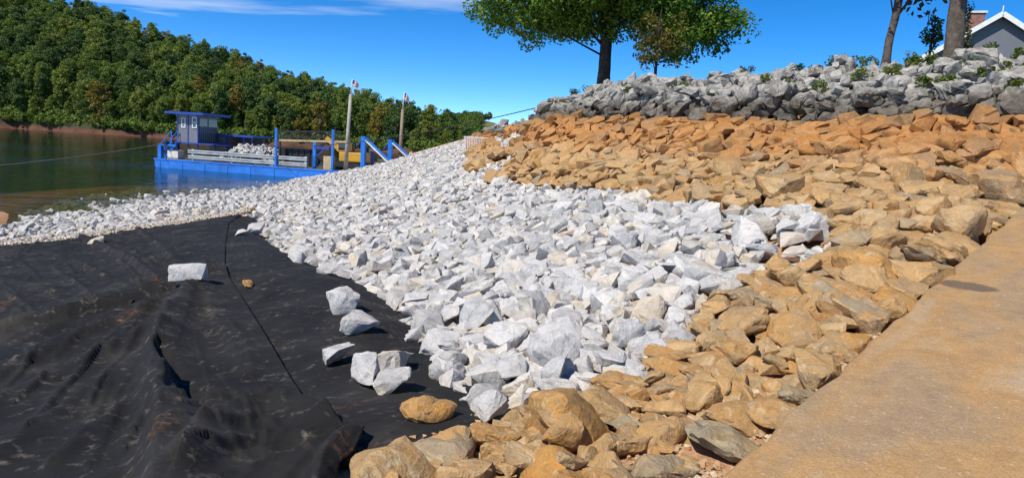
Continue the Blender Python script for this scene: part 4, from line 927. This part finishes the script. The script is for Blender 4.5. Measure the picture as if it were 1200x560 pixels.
x, z = bl(369, 167, 1.2); MB().box(x-0.12, x+0.12, 1.1, 1.3, 0.75, z).build('stand_post', MAT['barge_blue'], barge)
MB().box(x, x+1.3, 1.05, 1.35, z-0.5, z-0.32).build('stand_arm', MAT['trim_blue'], barge); MB().bar((x, 1.2, z-1.2), (x+1.0, 1.2, z-0.45), 0.08).build('stand_brace', MAT['trim_blue'], barge)
# pylons with braces at the shore end
for px, ty, by, ex, ey, dyp in ((426.5, 160, 194, 456, 188, 1.2), (458, 163.5, 194, 487, 190, 4.6)):
    x, z = bl(px, ty, dyp); e_ = bl(ex, ey, dyp); xl = bl(px-9, ty+12, dyp)
    MB().box(x-0.17, x+0.17, dyp-0.17, dyp+0.17, 0.6, z).build('pylon', MAT['barge_blue'], barge)
    MB().bar((x+0.1, dyp, z-0.05), (e_[0], dyp, e_[1]), 0.16, 0.12).build('ramp_arm', MAT['barge_blue'], barge)
    MB().bar((x+0.12, dyp-0.1, z-0.25), (e_[0], dyp-0.1, e_[1]-0.2), 0.10, 0.10).build('hydraulic_rod', MAT['tank_white'], barge)
    MB().bar((x, dyp, z-0.05), (xl[0], dyp, xl[1]), 0.07).build('stay', MAT['trim_blue'], barge)
x, z = bl(437, 173, 2.0); cap = MB().tube([(x, 2.0, 0.75), (x, 2.0, z-0.3)], 0.12, 10).build('capstan', MAT['trim_blue'], barge); MB().tube([(x, 2.0, z-0.3), (x, 2.0, z-0.2), (x, 2.0, z)], [0.2, 0.32, 0.2], 12).build('capstan_head', MAT['tank_white'], cap)
rx0 = BLEN; rx1 = bl(462, 195, 2)[0]
MB().add([(rx0-0.1, 0.8, 0.70), (rx1, 0.8, 0.95), (rx1, 6, 0.95), (rx0-0.1, 6, 0.70), (rx0-0.1, 0.8, 0.55), (rx1, 0.8, 0.85), (rx1, 6, 0.85), (rx0-0.1, 6, 0.55)], [(0, 1, 2, 3), (7, 6, 5, 4), (0, 4, 5, 1), (1, 5, 6, 2), (2, 6, 7, 3), (3, 7, 4, 0)]).build('loading_ramp', MAT['deck_rust'], barge)
def bworld(x, y, z): q = b0[:2]+bax*x+bnr*y; return (q[0], q[1], WZ+z)
BRZ = math.atan2(bax[1], bax[0])
# loads standing on the deck
def tote(px0, px1, py0, dy, mat, name, label, cat, dep=0.8):
    x0, z1 = bl(px0, py0, dy); x1, _ = bl(px1, py0, dy); e = empty(name, bworld((x0+x1)/2, dy, 0.75), BRZ); hw = (x1-x0)/2; h = z1-0.75
    MB().box(-hw, hw, 0, dep, 0.1, h, 0.04).build('body', mat, e)
    MB().box(-hw, hw, 0, dep, 0, 0.1).build('skid', MAT['timber'], e)
    return e, hw, h
e, hw, h = tote(196, 208.5, 175.5, 0.7, MAT['tank_white'], 'liquid_tote', '', '')
MB().tube([(0, 0.4, h-0.005), (0, 0.4, h+0.06)], 0.13, 10).build('cap', MAT['black_steel'], e); tag(e, 'white plastic tote on barge deck beside the cabin stairs', 'tote')
for px0, px1, py, dy, lab in ((379, 388.5, 183, 0.7, 'tan strapped block on deck beside the right blue post'), (442, 452, 186, 2.2, 'tan strapped block between the two blue pylons')):
    e, hw, h = tote(px0, px1, py, dy, MAT['tan_block'], 'tan_block', '', '', 0.7)
    for k in (-0.4, 0.35): MB().box(k*hw-0.03, k*hw+0.03, -0.006, 0.706, 0.11, h+0.006).build('strap', MAT['timber'], e)
    tag(e, lab, 'block')
# excavator
x, z = bl(412, 170, 3.4); ex = empty('excavator', bworld(x, 3.4, 0.75), BRZ)
for y in (-0.75, 0.75):
    tr = MB().tube([(0, 0, 0)], 0.1).v if False else None
    mb = MB(); prf = [(-1.2, 0.15), (-1.0, 0.0), (1.0, 0.0), (1.2, 0.15), (1.2, 0.45), (1.0, 0.6), (-1.0, 0.6), (-1.2, 0.45)]; mb.prism(prf, y-0.22, y+0.22); mb.build('track', MAT['black_steel'], ex)
MB().box(-0.7, 1.35, -0.85, 0.85, 0.68, 1.45, 0.08).build('engine_house', MAT['cat_yellow'], ex)
cabx = MB().box(-0.9, 0.1, -0.85, -0.05, 1.45, 2.25, 0.06).build('cab', MAT['cat_yellow'], ex)
MB().box(-0.75, -0.05, -0.875, -0.853, 1.6, 2.12).build('cab_window', MAT['glass'], cabx); MB().box(-0.925, -0.903, -0.75, -0.15, 1.5, 2.12).build('cab_window', MAT['glass'], cabx)
MB().bar((-0.6, 0.3, 1.2), (-2.4, 0.3, 2.5), 0.28, 0.34).build('boom', MAT['cat_yellow'], ex); MB().bar((-2.35, 0.3, 2.55), (-3.5, 0.3, 0.9), 0.22, 0.26).build('stick', MAT['black_steel'], ex)
MB().prism([(-3.9, 0.3), (-3.3, 0.05), (-3.0, 0.5), (-3.4, 1.0)], 0.0, 0.6).build('bucket', MAT['black_steel'], ex)
tag(ex, 'small yellow excavator at the shore end of the barge', 'excavator')
# poles with flags
def flag_pole(px, py0, ptop, pjoin, dy, lab, fsz):
    x, z0 = bl(px, py0, dy); xt, zt = bl(*ptop, dy); xj, zj = bl(*pjoin, dy); z0 = 0.75
    e = empty('flag_pole', bworld(x, dy, z0), BRZ); f = lambda a, b_: (a-x, 0, b_-z0)
    MB().tube([f(x, z0), f(xj, zj)], [0.17, 0.12], 10).build('pole', MAT['pole_wood' if px > 430 else 'pole_pale'], e, True)
    MB().tube([f(xj, zj), f(xt, zt)], [0.05, 0.035], 6).build('staff', MAT['tank_white'], e, True)
    v, fc = [], []; nu, nv = 9, 8; wd, hg = fsz
    sx, sz = f(xt, zt)[0], f(xt, zt)[2]-0.08
    for j in range(nv):
        for i in range(nu):
            u = i/(nu-1); q = j/(nv-1); v.append((sx+0.03+u*wd*0.85, 0.12*math.sin(u*7+q*2)*u, sz-q*hg-u*u*hg*0.55))
    mats = []
    for j in range(nv-1):
        for i in range(nu-1):
            fc.append((j*nu+i, j*nu+i+1, (j+1)*nu+i+1, (j+1)*nu+i)); mats.append(2 if (i < 3 and j < 4) else j % 2)
    me = mesh('flag', v, fc); [me.materials.append(MAT[k]) for k in ('flag_red', 'white_paint', 'flag_blue')]; me.polygons.foreach_set('material_index', mats)
    fo = link('flag', me, e); fo.modifiers.new('thickness', 'SOLIDIFY').thickness = 0.008
    tag(e, lab, 'flag pole', 'flag poles on the barge')
MAT['flag_red'] = simple('flag_red', (0.45, 0.03, 0.04), 0.8); MAT['flag_blue'] = simple('flag_blue', (0.03, 0.04, 0.18), 0.8)
flag_pole(405, 193, (413, 93), (411, 111), 0.8, 'tall pale pole with striped flag left of the blue pylons', (0.55, 0.45))
flag_pole(468, 194, (474, 108), (472, 128), 5.2, 'brown pole with drooping striped flag right of the blue pylons', (0.4, 0.6))
# rock heap on deck
V, T, n = [], [], 0
hx0 = bl(262, 175, 2.2)[0]; hx1 = bl(330, 175, 2.2)[0]; ztop = bl(300, 169, 2.2)[1]
for _ in range(420):
    u = rng.random(); y = rng.uniform(0.7, 4.2); k = min(u/0.3, 1, (1-u)/0.22)*math.cos((y-2.4)/2.3*1.3); x = hx0+(hx1-hx0)*u; z = 0.8+max(0, (ztop-0.95)*k)*rng.uniform(0.75, 1.0)
    pr = WP[rng.integers(16)]; R = np.array(Euler(tuple(rng.uniform(0, 6.28, 3))).to_matrix()[:]); s = rng.uniform(0.25, 0.5)
    V.append((pr['V']*s)@R.T+np.array(bworld(x, y, z))); T.append(pr['T']+n); n += len(pr['V'])
tag(link('rock_heap', npmesh('rock_heap', np.vstack(V), np.vstack(T), MAT['white_rock'])), 'heap of white rock loaded on the barge deck behind guardrails', 'rock heap', None, 'stuff')
# ------------------------------------------------------------------ lines
def line(name, label, cat, a, c, sag, r, mat, n=26):
    a, c = Vector(a), Vector(c); mb = MB(); mb.tube([a.lerp(c, k/n)-Vector((0, 0, sag*4*(k/n)*(1-k/n))) for k in range(n+1)], r, 5); tag(mb.build(name, mat, None, True), label, cat)
tb = at(709, 106, 28.5)
line('mooring_cable', 'thin dark cable from the barge up to the bank below the tree', 'cable', bworld(*((lambda q: (q[0], 4.5, q[1]))(bl(272, 168, 4.5)))), (at(690, 111, tb[1]-0.5)), 1.0, 0.022, MAT['black_steel'])
line('mooring_rope', 'pale mooring rope running from the barge winch out to the left', 'rope', bworld(wx+0.5, 0.5, wz1+0.3), at(-140, 206, 36), 0.25, 0.03, MAT['rope'])
# ------------------------------------------------------------------ white gangway railing behind the bank
p = at(545, 176, 47); gw = empty('gangway', (p[0], p[1], p[2]-0.08), RAD(10))
MB().box(0, 1.5, 0, 1.1, -0.1, 0.0).build('landing', MAT['galvanised'], gw)
for yy in (0.02, 1.05):
    MB().box(-0.03, 1.53, yy, yy+0.05, 0.95, 1.02).build('top_rail', MAT['white_paint'], gw)
    for k in range(7): MB().box(k*0.24, k*0.24+0.05, yy, yy+0.05, 0.0, 0.95).build('baluster', MAT['white_paint'], gw)
for x in (0.1, 1.4): MB().box(x-0.06, x+0.06, 0.4, 0.6, -3.0, -0.1).build('pile', MAT['galvanised'], gw)
tag(gw, 'small white railed landing peeking over the brown rocks', 'gangway')

# ------------------------------------------------------------------ trees and plants on the bank
def tree(name, base, label, ells, nclump, rmin, rmax, per, size, trunk_pts, trunk_r, leafm, barkm, nlimb, seed, flat=0.8, shell=0.55, limb_from=0.55, keep=None):
    r_ = np.random.default_rng(seed); e = empty(name, base); C, Rr = clumps(ells, nclump, r_, rmin, rmax, shell)
    if keep is not None:
        mk = np.array([keep(c) for c in C]); C, Rr = C[mk], Rr[mk]
    V, T = leaves(C, Rr, per, size, r_, 0.7, flat); link('crown', npmesh('crown', V, T, leafm), e)
    mb = MB(); mb.tube(trunk_pts, trunk_r, 14); tr = mb.build('trunk', barkm, e, True)
    bm = bmesh.new(); bm.from_mesh(tr.data); bmesh.ops.subdivide_edges(bm, edges=[q for q in bm.edges if q.calc_length() > 0.25], cuts=5, use_grid_fill=True)
    for q in bm.verts: q.co += q.normal*(noise.noise(Vector((q.co.x*5, q.co.y*5, q.co.z*1.5))+Vector((seed, 0, 0)))*0.03)
    bm.to_mesh(tr.data); bm.free(); tr.data.polygons.foreach_set('use_smooth', [True]*len(tr.data.polygons))
    tp = [Vector(q) for q in trunk_pts]
    for c in C[r_.permutation(len(C))[:nlimb]]:
        k = limb_from+(1-limb_from)*r_.random(); f_ = k*(len(tp)-1); i = min(int(f_), len(tp)-2); s0 = tp[i].lerp(tp[i+1], f_-i); c = Vector(c); md = s0.lerp(c, 0.5)+Vector((r_.uniform(-.2, .2), r_.uniform(-.2, .2), 0.25))
        rr_ = max(trunk_r[-1], 0.02)*r_.uniform(0.5, 1.0); mb2 = MB().tube([s0, md, c], [rr_, rr_*0.6, rr_*0.22], 6); mb2.build('limb', barkm, e, True)
    return tag(e, label, 'tree')
LM = leaf_mat('maple_leaf', [(0, (0.075, 0.15, 0.018)), (0.3, (0.11, 0.21, 0.022)), (0.6, (0.14, 0.23, 0.028)), (0.85, (0.20, 0.26, 0.03)), (1, (0.26, 0.27, 0.035))], 0.3, 0.8)
pm = (tb[1])/FPX       # metres per pixel at the maple
print('MAPLE', tb, 'm/px', pm)
me_ = [(-2.7, 0, 4.5, 3.2, 3.4, 2.6), (2.4, 0.3, 4.2, 3.0, 3.4, 2.7), (-0.2, 0, 6.5, 4.4, 4.4, 4.0), (-4.1, -0.2, 3.7, 1.9, 2.2, 1.5), (3.7, -0.5, 3.3, 1.9, 2.2, 1.4), (1.8, -1.2, 2.9, 2.2, 2.2, 1.4), (-1.9, 0.5, 3.2, 1.7, 2, 1.2)]
tree('maple_tree', (tb[0]-0.05, tb[1]+0.4, tb[2]-0.15), 'broad leafy tree with dark trunk standing alone on the crest', me_, 820, 0.42, 0.85, 120, 0.125, [(0.12, 0, -0.3), (0.03, 0, 0.25), (0, 0, 0.8), (0, 0, 2.2), (0.05, 0, 3.5), (0.1, 0.1, 6.5)], [0.46, 0.31, 0.26, 0.24, 0.2, 0.07], LM, MAT['dark_bark'], 46, 21, 0.75, 0.5, 0.5, keep=lambda c: c[2] > 2.15+0.25*math.sin(c[0]*2.1) or abs(c[0]) > 1.0 and c[2] > 1.75)
p = at(768, 99, 25.5); SM = leaf_mat('thin_leaf', [(0, (0.07, 0.10, 0.02)), (0.5, (0.13, 0.13, 0.03)), (1, (0.16, 0.10, 0.03))], 0.35, 0.8)
q = pm*0.92
tree('thin_tree', (p[0], p[1]+0.3, p[2]-0.1), 'thin young tree with sparse leaves right of the broad tree', [(0, 0, 1.35, 1.05, 0.9, 0.65), (0.2, 0, 2.2, 1.0, 0.9, 0.7)], 60, 0.15, 0.3, 24, 0.11, [(0, 0, -0.2), (0.02, 0, 0.8), (0, 0, 1.8), (0.05, 0, 2.8)], [0.06, 0.05, 0.035, 0.015], SM, MAT['dark_bark'], 16, 31, 0.8, 0.3, 0.25)
RL = leaf_mat('dark_leaf', [(0, (0.035, 0.045, 0.02)), (0.5, (0.07, 0.045, 0.03)), (1, (0.09, 0.05, 0.035))], 0.3, 0.8)
p = at(1045, 73, 16.2)
tree('leaning_tree', (p[0], p[1]+0.25, p[2]-0.1), 'slim leaning tree with pale bark left of the thick trunk', [(0.2, 0, 3.3, 2.3, 2.2, 1.5), (-2.7, 0.2, 1.62, 0.6, 0.6, 0.16), (-2.2, 0.2, 1.9, 0.8, 0.8, 0.25), (-0.15, -0.3, 1.50, 0.75, 0.5, 0.13), (0.3, -0.2, 1.7, 0.7, 0.5, 0.15)], 150, 0.2, 0.5, 36, 0.12, [(-0.02, 0, -0.2), (0.0, 0, 0.5), (0.10, 0, 1.4), (0.16, 0, 2.4), (0.3, 0, 4.4)], [0.125, 0.095, 0.085, 0.075, 0.035], RL, MAT['bark'], 26, 41, 0.8, 0.4, 0.4)
p = at(1127, 64, 15.0)
thick = tree('thick_tree', (p[0], p[1]+0.3, p[2]-0.15), 'thick straight trunk in front of the grey house', [(0, 0, 6.6, 3.8, 3.8, 2.9), (1.5, 0.5, 5.2, 2.4, 2.4, 1.5)], 230, 0.4, 0.8, 56, 0.16, [(0.02, 0, -0.3), (-0.02, 0, 0.3), (-0.05, 0, 1.2), (-0.1, 0, 2.6), (0, 0, 5.5)], [0.26, 0.19, 0.165, 0.155, 0.09], LM, MAT['bark'], 26, 51, 0.8, 0.5, 0.6)
IV = leaf_mat('ivy_leaf', [(0, (0.03, 0.05, 0.012)), (0.5, (0.06, 0.075, 0.018)), (1, (0.09, 0.085, 0.025))], 0.2, 2)
r_ = np.random.default_rng(8); C = np.array([(0.14+0.07*r_.random()-0.03*k+0.10*(1-k), -0.08+0.16*r_.random(), 0.05+1.15*k) for k in np.linspace(0, 1, 22)])
V, T = leaves(C, np.full(22, 0.11), 26, 0.05, r_, 0.9, 1.0); link('ivy', npmesh('ivy', V, T, IV), thick)
GL = leaf_mat('weed_leaf', [(0, (0.07, 0.12, 0.02)), (0.5, (0.11, 0.16, 0.03)), (1, (0.16, 0.18, 0.04))], 0.3, 2)
p = at(1090, 60, 17.5)
tree('sapling', (p[0], p[1], p[2]-0.2), 'small dark green sapling between leaning and thick trunks', [(0, 0, 0.55, 0.24, 0.24, 0.38), (0.06, 0, 0.85, 0.2, 0.2, 0.22)], 26, 0.06, 0.13, 16, 0.075, [(0, 0, -0.6), (0, 0, 0.4), (0.04, 0, 1.0)], [0.03, 0.02, 0.008], CLS[0][1], MAT['dark_bark'], 8, 61, 0.9, 0.4, 0.3)
# weeds growing between the grey rocks
def weed(px, py, w_px, label, k, leafm=GL, up=0.8):
    p = hit(px, py, 0.12)
    if p[1] > 33: p = at(px, py, float(np.interp(px, [640, 700, 870, 1000, 1200], [40, 28.5, 20.8, 16.5, 13.8])))
    s = w_px/FPX*p[1]; r_ = np.random.default_rng(700+k); e = empty('weed', (p[0], p[1], p[2]-0.12))
    n = 7; C = np.c_[r_.uniform(-0.5, 0.5, n)*s, r_.uniform(-0.3, 0.3, n)*s, 0.12+r_.uniform(0.05, 0.55, n)*s*up]
    V, T = leaves(C, r_.uniform(0.14, 0.26, n)*s, 42, max(0.045, s*0.09), r_, 0.5, 0.9); link('foliage', npmesh('foliage', V, T, leafm), e)
    mb = MB()
    for c in C: mb.tube([(c[0]*0.3, c[1]*0.3, -0.15), (c[0]*0.7, c[1]*0.7, c[2]*0.5), tuple(c)], [0.008, 0.006, 0.003], 4)
    mb.build('stems', leafm, e); tag(e, label, 'weed', 'weeds among the grey rocks')
WD = [(1078, 76, 34, 'bright green weed clump under the sapling'), (1060, 82, 24, 'small weed left of the bright clump under sapling'), (1126, 66, 34, 'short grass tuft at the foot of the thick trunk'), (1152, 64, 24, 'grass tuft right of the thick trunk'), (1008, 95, 26, 'weed clump below the leaning trunk'),
      (1160, 90, 20, 'narrow weed in the rocks under the house'), (1182, 86, 24, 'weed among rocks under the right end of house'), (1187, 106, 20, 'low weed at the right frame edge among grey rocks'), (985, 78, 26, 'weed on the crest left of the leaning trunk'), (962, 108, 20, 'lowest weed in the grey band left of centre'),
      (902, 95, 18, 'weed in the grey band beneath the maple right edge'), (873, 87, 16, 'crest weed right of the thin young tree'), (928, 100, 16, 'small weed between two others in the grey band'), (797, 104, 16, 'weed on the crest right below the thin young tree'), (744, 112, 18, 'weed right of the broad trunk foot'), (695, 112, 20, 'weed left of the broad trunk foot'), (1135, 80, 20, 'weed below the thick trunk'), (1198, 68, 20, 'grass tuft at the upper right corner of the rocks'), (1040, 92, 24, 'weed under the leaning trunk foot'), (1110, 98, 22, 'low weed in grey rocks below the thick trunk'), (1085, 100, 18, 'low weed below the sapling in grey rocks'), (942, 86, 20, 'crest weed halfway between the thin tree and leaning trunk'), (838, 97, 16, 'little weed near the crest right of thin tree'), (1015, 78, 22, 'weed on the crest touching the leaning trunk left side')]
for k, (px, py, wp, lab) in enumerate(WD): weed(px, py, wp, lab, k)
# trailing vines on the left end of the crest
for k, (px, py, wp, lab) in enumerate([(652, 128, 20, 'dark trailing vine at the left end of the crest'), (676, 118, 20, 'dark trailing vine climbing left of the broad trunk'), (640, 135, 15, 'lowest dark vine where the crest meets the brown slope'), (698, 107, 10, 'dark shoot standing beside the broad trunk foot')]):
    weed(px, py, wp, lab, 40+k, IV, 1.0)
# ------------------------------------------------------------------ grey house
MAT['house_grey'] = simple('house_grey', (0.155, 0.165, 0.19), 0.7, 0, 0.05, 0.5)
MAT['shingle'] = simple('shingle', (0.12, 0.095, 0.075), 0.9, 0, 0.3, 3, 0.4, 12)
MAT['brick'] = simple('brick', (0.30, 0.15, 0.11), 0.9, 0, 0.3, 6)
ap = at(1173, 17, 40); le = at(1100, 60, 40); hw = ap[0]-le[0]; rise = ap[2]-le[2]
GZ = 4.4; hs = empty('house', (ap[0], ap[1], GZ), RAD(-20)); ez = le[2]-GZ; az = ap[2]-GZ; HL = 4.6
MB().add([(-hw+0.3, 0, -0.5), (hw-0.3, 0, -0.5), (hw-0.3, 0, ez+0.1), (0, 0, az-0.15), (-hw+0.3, 0, ez+0.1), (-hw+0.3, HL, -0.5), (hw-0.3, HL, -0.5), (hw-0.3, HL, ez+0.1), (0, HL, az-0.15), (-hw+0.3, HL, ez+0.1)],
         [(0, 1, 2, 3, 4), (9, 8, 7, 6, 5), (0, 4, 9, 5), (1, 6, 7, 2), (0, 5, 6, 1), (4, 3, 8, 9), (3, 2, 7, 8)]).build('wall', MAT['house_grey'], hs)
rf = MB()
for sg in (-1, 1): rf.add([(0, -0.35, az), (sg*hw*1.05, -0.35, ez-rise*0.05), (sg*hw*1.05, HL+0.3, ez-rise*0.05), (0, HL+0.3, az), (0, -0.35, az-0.14), (sg*hw*1.05, -0.35, ez-0.14-rise*0.05), (sg*hw*1.05, HL+0.3, ez-0.14-rise*0.05), (0, HL+0.3, az-0.14)], [(0, 1, 2, 3), (7, 6, 5, 4), (0, 4, 5, 1), (2, 6, 7, 3), (1, 5, 6, 2)])
roof = rf.build('roof', MAT['shingle'], hs)
for sg in (-1, 1):
    MB().bar((0, -0.42, az-0.05), (sg*hw*1.06, -0.42, ez-0.05-rise*0.05), 0.08, 0.26).build('rake_board', MAT['white_paint'], hs)
MB().box(-hw*1.06-0.05, -hw*1.06+0.03, -0.35, HL+0.3, ez-0.3, ez-0.1).build('gutter', MAT['white_paint'], hs)
ch = MB().box(-0.75, 0.05, 3.4, 4.2, az-1.2, az+0.75).build('chimney', MAT['brick'], roof); MB().box(-0.83, 0.13, 3.32, 4.28, az+0.75, az+0.87).build('chimney_cap', MAT['tank_white'], roof)
MB().tube([(0, -0.3, az), (0, -0.3, az+0.4)], 0.03, 6).build('vent_pipe', MAT['white_paint'], roof)
MB().box(-1.0, 0.0, -0.06, -0.003, ez-2.2, ez-0.8).build('window', MAT['glass'], hs)
pr_ = MB(); pr_.add([(-hw-1.1, 0.6, ez-0.45), (-hw+0.2, 0.6, ez+0.25), (-hw+0.2, 3.6, ez+0.25), (-hw-1.1, 3.6, ez-0.45), (-hw-1.1, 0.6, ez-0.58), (-hw+0.2, 0.6, ez+0.1), (-hw+0.2, 3.6, ez+0.1), (-hw-1.1, 3.6, ez-0.58)], [(0, 1, 2, 3), (7, 6, 5, 4), (0, 4, 5, 1), (1, 5, 6, 2), (2, 6, 7, 3), (3, 7, 4, 0)])
por = pr_.build('porch_roof', MAT['shingle'], hs); MB().bar((-hw-1.15, 0.55, ez-0.53), (-hw+0.2, 0.55, ez+0.17), 0.07, 0.2).build('porch_rake', MAT['white_paint'], por)
for y in (0.8, 3.2): MB().box(-hw-1.0, -hw-0.87, y, y+0.15, -0.4, ez-0.5).build('porch_post', MAT['white_paint'], hs)
tag(hs, 'grey gabled house with white trim and brick chimney above the bank', 'house')
